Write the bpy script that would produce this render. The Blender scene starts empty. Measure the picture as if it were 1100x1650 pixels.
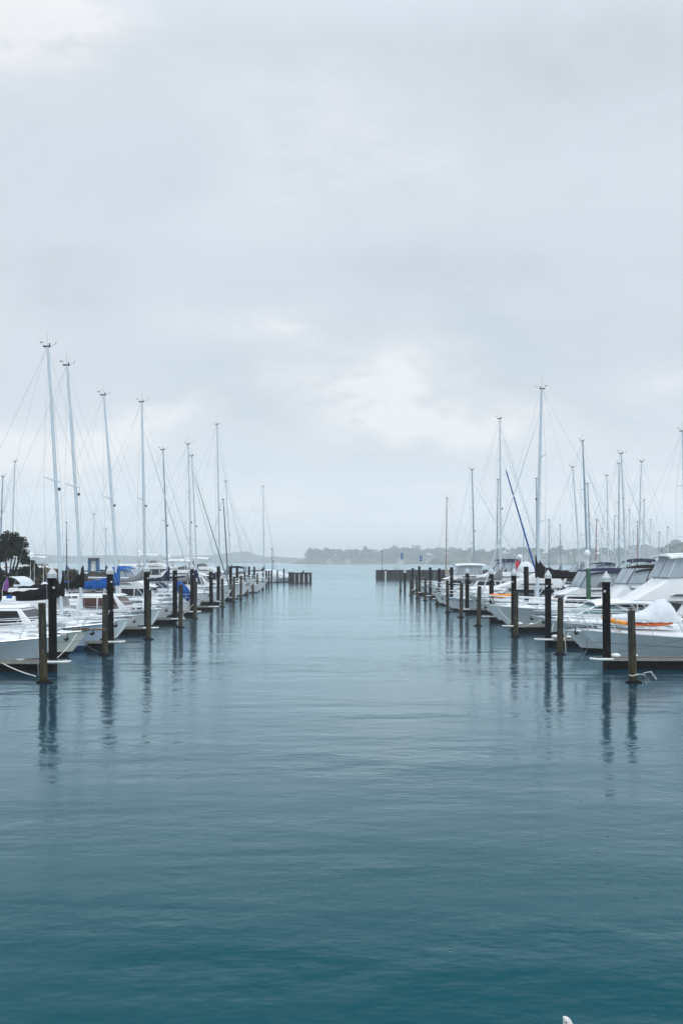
import bpy, bmesh, math, random
from mathutils import Vector, Matrix
R = math.radians
rnd = random.Random(7)
sc = bpy.context.scene
col = sc.collection
# ------------------------------------------------------------------ camera
CAMZ, FPX, HOR = 4.5, 1604.0, 904.0
def PX(px, Y): return (px - 550.0) / FPX * Y          # picture column -> metres across at distance Y
def PZ(py, Y): return CAMZ - (py - HOR) / FPX * Y      # picture row -> height at distance Y
cam_d = bpy.data.cameras.new('camera'); cam = bpy.data.objects.new('camera', cam_d); col.objects.link(cam)
cam.location = (0, 0, CAMZ); cam.rotation_euler = (R(90), 0, 0)
cam_d.sensor_fit = 'AUTO'; cam_d.sensor_width = 36; cam_d.lens = 36 * FPX / 1650
cam_d.shift_y = (HOR - 825) / 1650; cam_d.clip_end = 20000; cam_d.clip_start = 0.1
sc.camera = cam

# ------------------------------------------------------------------ materials
MATS = {}
def mat(name, c, rough=.5, metal=0., var=.12, scale=3., bump=0., bscale=30., stretch=(1, 1, 1), c2=None, c2amt=.5, spec=.5, coat=0.):
    if name in MATS: return MATS[name]
    m = bpy.data.materials.new(name); m.use_nodes = True; nt = m.node_tree; N = nt.nodes; Lk = nt.links
    b = N['Principled BSDF']; b.inputs['Roughness'].default_value = rough; b.inputs['Metallic'].default_value = metal
    b.inputs['Specular IOR Level'].default_value = spec
    if coat: b.inputs['Coat Weight'].default_value = coat
    tc = N.new('ShaderNodeTexCoord'); mp = N.new('ShaderNodeMapping'); mp.inputs['Scale'].default_value = stretch
    Lk.new(tc.outputs['Object'], mp.inputs['Vector'])
    nz = N.new('ShaderNodeTexNoise'); nz.inputs['Scale'].default_value = scale; nz.inputs['Detail'].default_value = 5
    Lk.new(mp.outputs['Vector'], nz.inputs['Vector'])
    rp = N.new('ShaderNodeValToRGB')
    a = [max(0, v * (1 - var)) for v in c]; z = [min(1, v * (1 + var)) for v in c]
    if c2: z = [c[i] + (c2[i] - c[i]) * c2amt for i in range(3)]
    rp.color_ramp.elements[0].position = .32; rp.color_ramp.elements[1].position = .68
    rp.color_ramp.elements[0].color = (*a, 1); rp.color_ramp.elements[1].color = (*z, 1)
    Lk.new(nz.outputs['Fac'], rp.inputs['Fac']); Lk.new(rp.outputs['Color'], b.inputs['Base Color'])
    if bump:
        n2 = N.new('ShaderNodeTexNoise'); n2.inputs['Scale'].default_value = bscale; n2.inputs['Detail'].default_value = 4
        Lk.new(mp.outputs['Vector'], n2.inputs['Vector'])
        bp = N.new('ShaderNodeBump'); bp.inputs['Strength'].default_value = bump; bp.inputs['Distance'].default_value = .05
        Lk.new(n2.outputs['Fac'], bp.inputs['Height']); Lk.new(bp.outputs['Normal'], b.inputs['Normal'])
    MATS[name] = m; return m
WHITE = mat('gelcoat_white', (.76, .79, .81), .28, var=.05, scale=1.2, coat=.2, c2=(.82, .84, .85), c2amt=1)
CREAM = mat('gelcoat_cream', (.70, .73, .68), .32, var=.06, scale=1.5)
GREYW = mat('gelcoat_grey', (.70, .77, .82), .32, var=.06, scale=1.5)
BLUEH = mat('hull_pale_blue', (.46, .57, .70), .3, var=.06, scale=1.5)
NAVY = mat('hull_navy', (.015, .035, .12), .3, var=.15)
DECK = mat('deck_nonskid', (.66, .70, .72), .6, var=.08, scale=4, bump=.15, bscale=60)
TEAKD = mat('deck_worn', (.55, .54, .50), .7, var=.12, scale=6, stretch=(.4, 6, 1))
ANTIF = mat('antifoul_blue', (.02, .045, .11), .6, var=.3, spec=.1)
ANTIK = mat('antifoul_black', (.008, .0075, .008), .7, var=.3, spec=.1)
ANTIR = mat('antifoul_red', (.10, .025, .02), .6, var=.3)
STEEL = mat('stainless', (.78, .81, .83), .3, .9, var=.08)
ALU = mat('mast_aluminium', (.57, .65, .71), .4, .15, var=.06, scale=2)
ALUD = mat('mast_grey_blue', (.27, .36, .44), .4, .3, var=.08)
ALUB = mat('mast_dark', (.05, .055, .07), .45, .1, var=.1)
WOODM = mat('mast_brown', (.28, .16, .11), .5, var=.2)
WIRE = mat('rigging_wire', (.42, .49, .54), .45, .3, var=.05)
GLASS = mat('dark_glass', (.010, .011, .014), .08, var=.3, scale=1, spec=.22)
TEAL = mat('teal_glass', (.10, .22, .23), .05, var=.5, scale=1.2, spec=.8)
SMOKE = mat('smoked_acrylic', (.10, .10, .11), .12, var=.3)
BLACKC = mat('canvas_black', (.0075, .0055, .006), .9, var=.35, scale=4, bump=.5, bscale=7, spec=.08)
BLUEC = mat('canvas_blue', (.006, .078, .31), .85, var=.3, scale=3, bump=.8, bscale=6, spec=.15)
NAVYC = mat('canvas_navy', (.012, .015, .042), .9, var=.25, scale=4, bump=.5, bscale=7, spec=.1)
GREYC = mat('canvas_grey', (.17, .18, .19), .85, var=.12, scale=4, bump=.6, bscale=6)
WHITEC = mat('canvas_white', (.62, .66, .70), .8, var=.08, scale=3, bump=.5, bscale=5)
TAN = mat('canvas_tan', (.30, .17, .10), .85, var=.3, scale=3)
WOOD = mat('varnished_wood', (.055, .02, .012), .35, var=.35, scale=6)
RUBBER = mat('black_rubber', (.02, .02, .022), .6, var=.2)
FEND = mat('fender_white', (.72, .74, .74), .5, var=.12)
ROPE = mat('rope_white', (.62, .62, .58), .9, var=.15, scale=30)
ROPED = mat('rope_dark', (.10, .11, .12), .9, var=.15, scale=30)
RUSTY = mat('anchor_steel', (.05, .04, .036), .6, .5, var=.4, scale=9)
ORANGE = mat('orange_pvc', (.72, .12, .012), .5, var=.1)
YELLOW = mat('amber_pvc', (.75, .27, .02), .5, var=.1)
RED = mat('red_cloth', (.55, .02, .03), .8, var=.2)
PURPLE = mat('purple_cloth', (.26, .03, .20), .8, var=.3, scale=4, c2=(.16, .13, .36), c2amt=.9)
BLUEF = mat('flag_blue', (.02, .10, .33), .8, var=.15)
PILEB = mat('pile_black', (.0065, .0048, .0048), .85, var=.5, scale=3, bump=.6, bscale=20, stretch=(4, 4, .5), spec=.10)
CAPW = mat('pile_cap_white', (.50, .54, .56), .5, var=.1, scale=5)
CONC = mat('pontoon_concrete', (.085, .078, .07), .9, var=.3, scale=4, bump=.3, spec=.12)
FLOATM = mat('pontoon_float', (.007, .006, .006), .9, var=.4, spec=.06)
RUB = mat('pontoon_rub_strip', (.24, .235, .21), .7, var=.2, scale=5)
GREENP = mat('pile_green', (.025, .10, .06), .6, var=.3, scale=6, stretch=(3, 3, .5))
KBLUE = mat('panel_blue', (.035, .12, .27), .5, var=.15)
SLATE = mat('roof_slate', (.05, .065, .085), .6, var=.2)
BARK = mat('bark', (.03, .024, .02), .9, var=.4, scale=8, bump=.6, spec=.1)
LEAF = mat('leaf_dark', (.013, .018, .010), .85, var=.6, scale=1.5, c2=(.040, .046, .022), c2amt=1, spec=.08)
SCRUB = mat('scrub_leaf', (.05, .045, .022), .8, var=.5, scale=2, c2=(.17, .13, .04), c2amt=1)
ROCK = mat('rock_dark', (.020, .017, .015), .95, var=.6, scale=1.5, bump=1., bscale=4, c2=(.075, .064, .054), c2amt=1, spec=.1)
TIMB = mat('breakwater_timber', (.035, .033, .034), .85, var=.45, scale=2, stretch=(1, 1, 5), bump=.4, bscale=9, spec=.1)
WOODS = mat('far_foliage', (.055, .080, .072), .9, var=.4, scale=.05, c2=(.09, .11, .06), c2amt=1, spec=.1)
HILLM = mat('hill_ground', (.07, .085, .05), .95, var=.35, scale=.02, spec=.1)
HWALL = mat('house_wall', (.42, .41, .39), .8, var=.2, scale=.5)
HROOF = mat('house_roof', (.14, .12, .12), .8, var=.3, scale=.5)
BANNERW = mat('banner_white', (.75, .78, .8), .8)
SCRIPT = mat('script_blue', (.03, .11, .24), .4)
INK = mat('lettering_dark', (.03, .04, .06), .5)
LAMPM = mat('lamp_head', (.6, .35, .2), .5)

def timber_mat():
    m = bpy.data.materials.new('timber_weathered'); m.use_nodes = True; nt = m.node_tree; N = nt.nodes; Lk = nt.links
    b = N['Principled BSDF']; b.inputs['Roughness'].default_value = .85; b.inputs['Specular IOR Level'].default_value = .12
    tc = N.new('ShaderNodeTexCoord'); mp = N.new('ShaderNodeMapping'); mp.inputs['Scale'].default_value = (6, 6, .6)
    Lk.new(tc.outputs['Object'], mp.inputs['Vector'])
    nz = N.new('ShaderNodeTexNoise'); nz.inputs['Scale'].default_value = 1.6; nz.inputs['Detail'].default_value = 6
    Lk.new(mp.outputs['Vector'], nz.inputs['Vector'])
    rp = N.new('ShaderNodeValToRGB'); e = rp.color_ramp.elements
    e[0].position = .25; e[0].color = (.016, .014, .013, 1); e[1].position = .75; e[1].color = (.080, .078, .062, 1)
    x = e.new(.5); x.color = (.036, .034, .028, 1)
    Lk.new(nz.outputs['Fac'], rp.inputs['Fac'])
    # old green-ochre tide stain on the lower half of the timber, with a ragged edge
    sep = N.new('ShaderNodeSeparateXYZ'); Lk.new(tc.outputs['Object'], sep.inputs['Vector'])
    n2 = N.new('ShaderNodeTexNoise'); n2.inputs['Scale'].default_value = 2.5; Lk.new(tc.outputs['Object'], n2.inputs['Vector'])
    ad = N.new('ShaderNodeMath'); ad.operation = 'MULTIPLY_ADD'; ad.inputs[1].default_value = 1.6
    Lk.new(n2.outputs['Fac'], ad.inputs[0]); Lk.new(sep.outputs['Z'], ad.inputs[2])
    mr = N.new('ShaderNodeMapRange'); mr.inputs['From Min'].default_value = 1.5; mr.inputs['From Max'].default_value = 2.1
    mr.inputs['To Min'].default_value = .75; mr.inputs['To Max'].default_value = 0
    Lk.new(ad.outputs[0], mr.inputs['Value'])
    mx = N.new('ShaderNodeMix'); mx.data_type = 'RGBA'; mx.inputs[7].default_value = (.062, .046, .018, 1)
    Lk.new(mr.outputs[0], mx.inputs[0]); Lk.new(rp.outputs['Color'], mx.inputs[6])
    Lk.new(mx.outputs[2], b.inputs['Base Color'])
    bp = N.new('ShaderNodeBump'); bp.inputs['Strength'].default_value = .7; bp.inputs['Distance'].default_value = .04
    Lk.new(nz.outputs['Fac'], bp.inputs['Height']); Lk.new(bp.outputs['Normal'], b.inputs['Normal'])
    return m
TIMBER = timber_mat()
def tide_bands(m, z1, c, grime=None):
    """growth and dried salt left on a pile between the tides"""
    nt = m.node_tree; N = nt.nodes; Lk = nt.links; b = N['Principled BSDF']; src = b.inputs['Base Color'].links[0].from_socket
    tc = N.new('ShaderNodeTexCoord'); sp = N.new('ShaderNodeSeparateXYZ'); Lk.new(tc.outputs['Object'], sp.inputs[0])
    nz = N.new('ShaderNodeTexNoise'); nz.inputs['Scale'].default_value = 9.; nz.inputs['Detail'].default_value = 5; Lk.new(tc.outputs['Object'], nz.inputs['Vector'])
    ad = N.new('ShaderNodeMath'); ad.operation = 'MULTIPLY_ADD'; ad.inputs[1].default_value = .9; Lk.new(nz.outputs['Fac'], ad.inputs[0]); Lk.new(sp.outputs['Z'], ad.inputs[2])
    mr = N.new('ShaderNodeMapRange'); mr.inputs['From Min'].default_value = z1 + .40; mr.inputs['From Max'].default_value = z1 + .58; mr.inputs['To Min'].default_value = .85; mr.inputs['To Max'].default_value = 0; Lk.new(ad.outputs[0], mr.inputs['Value'])
    mx = N.new('ShaderNodeMix'); mx.data_type = 'RGBA'; mx.inputs[7].default_value = (*c, 1); Lk.new(mr.outputs[0], mx.inputs[0]); Lk.new(src, mx.inputs[6]); out = mx.outputs[2]
    if grime:
        n2 = N.new('ShaderNodeTexNoise'); n2.inputs['Scale'].default_value = 5.; n2.inputs['Detail'].default_value = 3
        mp = N.new('ShaderNodeMapping'); mp.inputs['Scale'].default_value = (2, 2, .35); Lk.new(tc.outputs['Object'], mp.inputs['Vector']); Lk.new(mp.outputs[0], n2.inputs['Vector'])
        m3 = N.new('ShaderNodeMapRange'); m3.inputs['From Min'].default_value = .60; m3.inputs['From Max'].default_value = .70; m3.inputs['To Max'].default_value = .6; Lk.new(n2.outputs['Fac'], m3.inputs['Value'])
        m4 = N.new('ShaderNodeMix'); m4.data_type = 'RGBA'; m4.inputs[7].default_value = (*grime, 1); Lk.new(m3.outputs[0], m4.inputs[0]); Lk.new(out, m4.inputs[6]); out = m4.outputs[2]
    Lk.new(out, b.inputs['Base Color'])
tide_bands(PILEB, .45, (.030, .026, .016), (.030, .028, .028))
tide_bands(TIMBER, .15, (.022, .020, .014), (.12, .12, .105))
tide_bands(CAPW, -9, (.3, .3, .3), (.34, .33, .29))
def clear_mat():
    m = bpy.data.materials.new('clear_vinyl'); m.use_nodes = True; nt = m.node_tree; N = nt.nodes; Lk = nt.links
    b = N['Principled BSDF']; b.inputs['Roughness'].default_value = .25
    nz = N.new('ShaderNodeTexNoise'); nz.inputs['Scale'].default_value = 2.2; nz.inputs['Detail'].default_value = 3
    tc = N.new('ShaderNodeTexCoord'); mp = N.new('ShaderNodeMapping'); mp.inputs['Scale'].default_value = (2.2, 2.2, .5)
    Lk.new(tc.outputs['Object'], mp.inputs['Vector']); Lk.new(mp.outputs['Vector'], nz.inputs['Vector'])
    rp = N.new('ShaderNodeValToRGB'); rp.color_ramp.elements[0].color = (.30, .37, .43, 1); rp.color_ramp.elements[1].color = (.60, .67, .72, 1)
    Lk.new(nz.outputs['Fac'], rp.inputs['Fac']); Lk.new(rp.outputs['Color'], b.inputs['Base Color'])
    t = N.new('ShaderNodeBsdfTransparent'); t.inputs['Color'].default_value = (.8, .86, .9, 1); mx = N.new('ShaderNodeMixShader'); mx.inputs[0].default_value = .72
    Lk.new(t.outputs[0], mx.inputs[1]); Lk.new(b.outputs[0], mx.inputs[2]); Lk.new(mx.outputs[0], N['Material Output'].inputs['Surface'])
    return m
CLEAR = clear_mat()

# ------------------------------------------------------------------ mesh helpers
class MB:
    def __init__(s): s.v = []; s.f = []
    def add(s, vs, fs):
        o = len(s.v); s.v += [tuple(p) for p in vs]; s.f += [tuple(i + o for i in f) for f in fs]; return s
    def box(s, c, d):
        x, y, z = c; a, b, h = d[0] / 2, d[1] / 2, d[2] / 2
        vs = [(x + i * a, y + j * b, z + k * h) for i in (-1, 1) for j in (-1, 1) for k in (-1, 1)]
        return s.add(vs, [(0, 1, 3, 2), (4, 6, 7, 5), (0, 4, 5, 1), (2, 3, 7, 6), (0, 2, 6, 4), (1, 5, 7, 3)])
    def grid(s, rows, closed=False):
        n = len(rows[0]); vs = [p for r in rows for p in r]; fs = []
        for i in range(len(rows) - 1):
            for j in range(n if closed else n - 1):
                k = (j + 1) % n; fs.append((i * n + j, i * n + k, (i + 1) * n + k, (i + 1) * n + j))
        return s.add(vs, fs)
    def tube(s, pts, r, n=6, flat=1.):
        pts = [Vector(p) for p in pts]; m = len(pts); rr = r if isinstance(r, (list, tuple)) else [r] * m; rows = []
        up = Vector((0, 0, 1))
        for i, p in enumerate(pts):
            d = (pts[min(i + 1, m - 1)] - pts[max(i - 1, 0)]).normalized()
            a = d.cross(up if abs(d.z) < .9 else Vector((0, 1, 0))).normalized(); b = d.cross(a)
            rows.append([p + a * (math.cos(2 * math.pi * k / n) * rr[i] * flat) + b * (math.sin(2 * math.pi * k / n) * rr[i]) for k in range(n)])
        o = len(s.v); s.grid(rows, True)
        s.f.append(tuple(o + k for k in range(n))); s.f.append(tuple(o + (m - 1) * n + k for k in range(n - 1, -1, -1)))
        return s
    def lathe(s, c, prof, n=12, sx=1., sy=1.):
        rows = [[(c[0] + math.cos(2 * math.pi * k / n) * r * sx, c[1] + math.sin(2 * math.pi * k / n) * r * sy, c[2] + z) for k in range(n)] for r, z in prof]
        o = len(s.v); s.grid(rows, True); m = len(rows)
        s.f.append(tuple(o + k for k in range(n - 1, -1, -1))); s.f.append(tuple(o + (m - 1) * n + k for k in range(n)))
        return s
    def ball(s, c, r, n=8):
        m = n // 2 + 1
        return s.lathe(c, [(max(.002, math.sin(math.pi * i / m)) * r[0], -math.cos(math.pi * i / m) * r[2]) for i in range(m + 1)], n, 1, r[1] / r[0])
    def leaves(s, c, r, n, size, g=rnd, shell=.55):
        for _ in range(n):
            while True:
                d = Vector((g.uniform(-1, 1), g.uniform(-1, 1), g.uniform(-1, 1)))
                if .05 < d.length < 1: break
            d = d.normalized() * (shell + (1 - shell) * g.random())
            p = Vector((c[0] + d.x * r[0], c[1] + d.y * r[1], c[2] + d.z * r[2]))
            a = Vector((g.gauss(0, 1), g.gauss(0, 1), g.gauss(0, 1))).normalized(); b = a.orthogonal().normalized()
            w = size * g.uniform(.6, 1.4); h = w * g.uniform(.5, .9)
            s.add([p - a * w, p - b * h, p + a * w, p + b * h], [(0, 1, 2, 3)])
        return s
    def build(s, name, m, parent=None, smooth=35):
        me = bpy.data.meshes.new(name); me.from_pydata(s.v, [], s.f); me.materials.append(m)
        bm = bmesh.new(); bm.from_mesh(me); bmesh.ops.recalc_face_normals(bm, faces=bm.faces); bm.to_mesh(me); bm.free()
        if smooth:
            me.polygons.foreach_set('use_smooth', [True] * len(me.polygons)); me.set_sharp_from_angle(angle=R(smooth))
        o = bpy.data.objects.new(name, me); col.objects.link(o); o.parent = parent; return o
def tag(o, label=None, cat=None, group=None, kind=None):
    if label: o['label'] = label
    if cat: o['category'] = cat
    if group: o['group'] = group
    if kind: o['kind'] = kind
    return o
def empty(name, label, cat, loc, rz=0, group=None):
    o = bpy.data.objects.new(name, None); col.objects.link(o); o.empty_display_size = .3
    o.location = loc; o.rotation_euler = (0, 0, rz); return tag(o, label, cat, group)
def copy_tree(o, parent=None):
    c = o.copy(); col.objects.link(c)
    if parent: c.parent = parent
    for ch in list(o.children): copy_tree(ch, c)
    return c
def lerp(a, b, t): return a + (b - a) * t
ORD = ['nearest', 'second', 'third', 'fourth', 'fifth', 'sixth', 'seventh', 'eighth', 'ninth', 'tenth', 'eleventh', 'twelfth', 'thirteenth', 'fourteenth', 'fifteenth', 'sixteenth', 'seventeenth', 'eighteenth', 'nineteenth', 'twentieth']

class Block:
    """A superstructure block: a side outline (x,z) given a width that narrows upward and forward."""
    def __init__(s, name, prof, wa, wf, tz, m, parent, bevel=.06):
        xs = [p[0] for p in prof]; zs = [p[1] for p in prof]
        s.x0, s.x1, s.z0, s.z1 = min(xs), max(xs), min(zs), max(zs); s.wa, s.wf, s.tz = wa, wf, tz; s.parent = parent
        bm = bmesh.new()
        A = [bm.verts.new((x, s.y(x, z), z)) for x, z in prof]; B = [bm.verts.new((x, -s.y(x, z), z)) for x, z in prof]
        n = len(prof)
        bm.faces.new(A); bm.faces.new(B[::-1])
        for i in range(n): bm.faces.new((A[i], B[i], B[(i + 1) % n], A[(i + 1) % n]))
        bmesh.ops.recalc_face_normals(bm, faces=bm.faces)
        if bevel: bmesh.ops.bevel(bm, geom=list(bm.edges), offset=bevel, segments=3, profile=.6, affect='EDGES', clamp_overlap=True)
        bmesh.ops.triangulate(bm, faces=[f for f in bm.faces if len(f.verts) > 4])
        me = bpy.data.meshes.new(name); bm.to_mesh(me); bm.free(); me.materials.append(m)
        me.polygons.foreach_set('use_smooth', [True] * len(me.polygons)); me.set_sharp_from_angle(angle=R(32))
        s.o = bpy.data.objects.new(name, me); col.objects.link(s.o); s.o.parent = parent
    def y(s, x, z):
        u = (x - s.x0) / max(1e-6, s.x1 - s.x0); v = (z - s.z0) / max(1e-6, s.z1 - s.z0)
        return lerp(s.wa, s.wf, max(0, u) ** 2.) * lerp(1, s.tz, v)
    def side(s, poly, name='window', m=None, th=.012):
        for sg in (1, -1):
            b = MB(); n = len(poly)
            a = [(x, sg * (s.y(x, z) + th), z) for x, z in poly]; c = [(x, sg * (s.y(x, z) - .03), z) for x, z in poly]
            b.add(a + c, [tuple(range(n)), tuple(range(2 * n - 1, n - 1, -1))] + [(i, (i + 1) % n, n + (i + 1) % n, n + i) for i in range(n)])
            b.build(name, m or GLASS, s.o, 0)
    def front(s, A, B, cuts=((-.92, -.34), (-.30, .30), (.34, .92)), m=None, th=.012, name='windscreen'):
        A = Vector((A[0], 0, A[1])); B = Vector((B[0], 0, B[1])); d = (B - A); nrm = Vector((-d.z, 0, d.x)).normalized()
        if nrm.x < 0 and abs(nrm.x) > .05: nrm = -nrm
        A2 = A + d * .1; B2 = B - d * .1
        for c0, c1 in cuts:
            b = MB(); q = []
            for off in (th, -.03):
                for P, c in ((A2, c0), (A2, c1), (B2, c1), (B2, c0)):
                    q.append(Vector((P.x, c * (s.y(P.x, P.z) - .06), P.z)) + nrm * off)
            b.add(q, [(0, 1, 2, 3), (7, 6, 5, 4), (0, 1, 5, 4), (1, 2, 6, 5), (2, 3, 7, 6), (3, 0, 4, 7)])
            b.build(name, m or GLASS, s.o, 0)

class Hull:
    def __init__(s, root, L, B, Fb, Fs, over, m=WHITE, deck=DECK, anti=ANTIF, sail=False, tr=.8, flare=1.5, srake=.35, camber=.10, stripe=None, knuckle=False, rail=STEEL):
        s.root, s.L, s.B, s.Fb, s.Fs, s.over, s.flare, s.tr, s.sail, s.srake, s.camber = root, L, B, Fb, Fs, over, flare, tr, sail, srake, camber
        NT = 30; ts = [1 - (1 - i / NT) ** 1.35 for i in range(NT + 1)]
        rows = []
        for t in ts:
            ring = []
            zf = [1, .93, .8, .6, .4, .22, .1, 0]
            for sg in (1, -1):
                side = [s.pt(t, q, sg) for q in zf]
                p0 = s.pt(t, 0, sg); under = [(p0[0] - .25 * t * over, p0[1] * .82, -.28), (p0[0] - .5 * t * over, p0[1] * .35, -.5)]
                side += under
                ring += side if sg == 1 else side[::-1]
            rows.append(ring)
        mb = MB(); mb.grid(rows); n = len(rows[0]); mb.f.append(tuple(range(n)))
        s.hull = mb.build('hull', m, root, 30)
        d = MB(); rr = []
        for t in ts:
            p = s.pt(t, 1, 1); hb = max(.004, p[1] - .012)
            rr.append([(p[0] - .01, hb * u, p[2] - .03 + camber * (s.B / 2) * (1 - u * u) * min(1, hb / (s.B * .3))) for u in (-1, -.75, -.5, -.2, .2, .5, .75, 1)])
        d.grid(rr); d.build('deck', deck, root, 40)
        r = MB()
        for sg in (1, -1): r.tube([s.pt(t, 1, sg, .008) for t in ts], .022 if sail else .03, 5)
        r.build('toe_rail' if sail else 'rub_rail', rail, root)
        s.band('waterline_band', anti, 0.0, (.17 if sail else .24) / Fb, .012)  # antifoul paint, band heightened to stand in for shade under the hull
        if stripe: s.band('hull_stripe', stripe, .82, .86, .006)
        if knuckle: s.band('knuckle_line', SMOKE, .60, .612, .008)
    def fd(s, t):
        tm = .42
        if t < tm: return s.B / 2 * (s.tr + (1 - s.tr) * math.sin(math.pi / 2 * t / tm))
        u = (t - tm) / (1 - tm); return max(.012, s.B / 2 * (1 - u ** (2.1 if s.sail else 2.5)))
    def fw(s, t):
        tm = .4
        if t < tm: return s.B / 2 * .9 * (s.tr + (1 - s.tr) * math.sin(math.pi / 2 * t / tm))
        u = (t - tm) / (1 - tm); return max(.010, s.B / 2 * .9 * (1 - u ** 1.6))
    def F(s, t): return s.Fs + (s.Fb - s.Fs) * t ** 1.7 - .06 * s.Fb * math.sin(math.pi * t)
    def pt(s, t, zf, sg=1, off=0.):
        xb = -s.over * (1 - zf) ** 1.15; xs = -s.L + s.srake * zf
        y = s.fw(t) + (s.fd(t) - s.fw(t)) * max(0, zf) ** s.flare
        return (xs + t * (xb - xs) + off * t * .3, sg * (y + off), zf * s.F(t))
    def band(s, name, m, f0, f1, off):
        b = MB()
        for sg in (1, -1):
            b.grid([[s.pt(i / 30, f, sg, off) for f in (f0, (f0 + f1) / 2, f1)] for i in range(31)])
        b.build(name, m, s.root, 60)
    def tx(s, x): return max(0, min(1, (x + s.L - s.srake) / (s.L - s.srake)))
    def dz(s, x): t = s.tx(x); return s.F(t)
    def rails(s, x_end, h=.62, two=True, gap=1.1, slant=.28, inset=.07):
        """bow rail with its stanchions as sub-parts"""
        def rp(x, f, sg):
            t = s.tx(x); p = s.pt(t, 1, sg); hb = max(0.03, abs(p[1]) - inset)
            return (x, sg * hb, p[2] + h * f)
        xs = [x_end + (-.02 - x_end) * (i / 24) for i in range(25)]
        r = MB()
        top = [rp(x, 1, 1) for x in xs]; top = [(p[0] + slant, p[1], p[2]) for p in top]
        path = top + [(p[0], -p[1], p[2]) for p in top[::-1]]
        r.tube(path, .021, 5)
        if two:
            mid = [rp(x, .55, 1) for x in xs]; mid = [(p[0] + slant * .55, p[1], p[2]) for p in mid]
            r.tube(mid + [(p[0], -p[1], p[2]) for p in mid[::-1]], .015, 5)
        o = r.build('guard_rail', STEEL, s.root)
        x = -.35
        while x > x_end - .01:
            for sg in (1, -1):
                a = rp(x, 0, sg); c = rp(x, 1, sg)
                MB().tube([a, (c[0] + slant, c[1], c[2])], .018, 5).build('stanchion', STEEL, o)
            x -= gap
    def anchor(s, big=1.):
        b = MB(); z = s.Fb
        b.box((-.1, 0, z + .05), (.9 * big, .16, .05)); b.tube([(.15, -.09, z + .06), (.15, .09, z + .06)], .05, 6)
        r = b.build('bow_roller', STEEL, s.root)
        a = MB(); a.tube([(-.45, 0, z + .13), (.3 * big, 0, z + .06), (.42 * big, 0, z - .18)], .03, 5)
        a.add([(.42 * big, .0, z - .05), (.2 * big, .2 * big, z - .26 * big), (.05, 0, z - .2 * big), (.2 * big, -.2 * big, z - .26 * big), (.33 * big, 0, z - .36 * big)], [(0, 1, 4), (0, 4, 3), (1, 2, 4), (2, 3, 4), (0, 2, 1), (0, 3, 2)])
        a.build('anchor', RUSTY, s.root, 0)
    def hatch(s, x, w=.55):
        z = s.dz(x) + s.camber * s.B / 2
        b = MB(); b.box((x, 0, z + .03), (w, w, .07)); o = b.build('deck_hatch', WHITE, s.root)
        MB().box((x, 0, z + .07), (w * .8, w * .8, .02)).build('hatch_glass', SMOKE, o)
    def fender(s, x, sg, c=FEND):
        p = s.pt(s.tx(x), .9, sg); b = MB()
        b.lathe((p[0], p[1] + sg * .13, p[2] - .75), [(.02, 0), (.10, .06), (.115, .2), (.115, .42), (.10, .55), (.02, .62)], 10)
        f = b.build('fender', c, s.root)
        MB().tube([(p[0], p[1] + sg * .13, p[2] - .14), (p[0], p[1] + sg * .03, p[2] + .12)], .012, 5).build('lanyard', ROPE, f)

def boom_cover(root, x0, z0, length, m, hump=1.1, h=.42, w=.20, wr=3, droop=0.):
    b = MB(); g = random.Random(wr); rows = []; NS = 26
    for i in range(NS + 1):
        s = i / NS
        top = h * (1 - .62 * s) + hump * math.exp(-((s / .11) ** 1.7)) + .03 * math.sin(s * 40 + wr)
        ww = w * (1 - .55 * s) * (1 + .12 * g.uniform(-1, 1)); zb = z0 - .10 - droop * math.sin(math.pi * s)
        x = x0 + .14 - s * length
        ring = []
        for k in range(14):
            a = 2 * math.pi * k / 14; u = (1 - math.cos(a)) / 2     # 0 bottom, 1 top
            ring.append((x, math.sin(a) * ww * (1.25 - .85 * u) * (1 + .06 * g.uniform(-1, 1)), zb + u * top))
        rows.append(ring)
    b.grid(rows, True); n = 14; o = len(b.v) - n
    b.f.append(tuple(range(n - 1, -1, -1))); b.f.append(tuple(o + k for k in range(n)))
    return b.build('sail_cover', m, root, 50)

def canvas_roof(root, x0, x1, w, z, m, name='bimini', arch=.18, drop=.12, xarch=.08, th=.03):
    b = MB(); top = []; bot = []
    for i in range(11):
        u = i / 10; x = lerp(x0, x1, u); r = []
        for k in range(11):
            v = -1 + .2 * k; ed = (max(abs(v), .0) ** 6) * drop + (abs(2 * u - 1) ** 6) * drop * .6
            r.append((x, v * w, z + arch * (1 - v * v) + xarch * (1 - (2 * u - 1) ** 2) - ed))
        top.append(r); bot.append([(p[0], p[1], p[2] - th) for p in r])
    b.grid(top); b.grid(bot)
    for T, Bt in ((top[0], bot[0]), (top[-1], bot[-1]), ([r[0] for r in top], [r[0] for r in bot]), ([r[-1] for r in top], [r[-1] for r in bot])): b.grid([T, Bt])
    return b.build(name, m, root, 60)
def panel(root, name, m, q, th=.012):
    q = [Vector(p) for p in q]; n = (q[1] - q[0]).cross(q[2] - q[0]).normalized() * th; k = len(q)
    b = MB().add([p + n for p in q] + [p - n for p in q], [tuple(range(k)), tuple(range(2 * k - 1, k - 1, -1))] + [(i, (i + 1) % k, k + (i + 1) % k, k + i) for i in range(k)])
    return b.build(name, m, root, 0)
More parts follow.
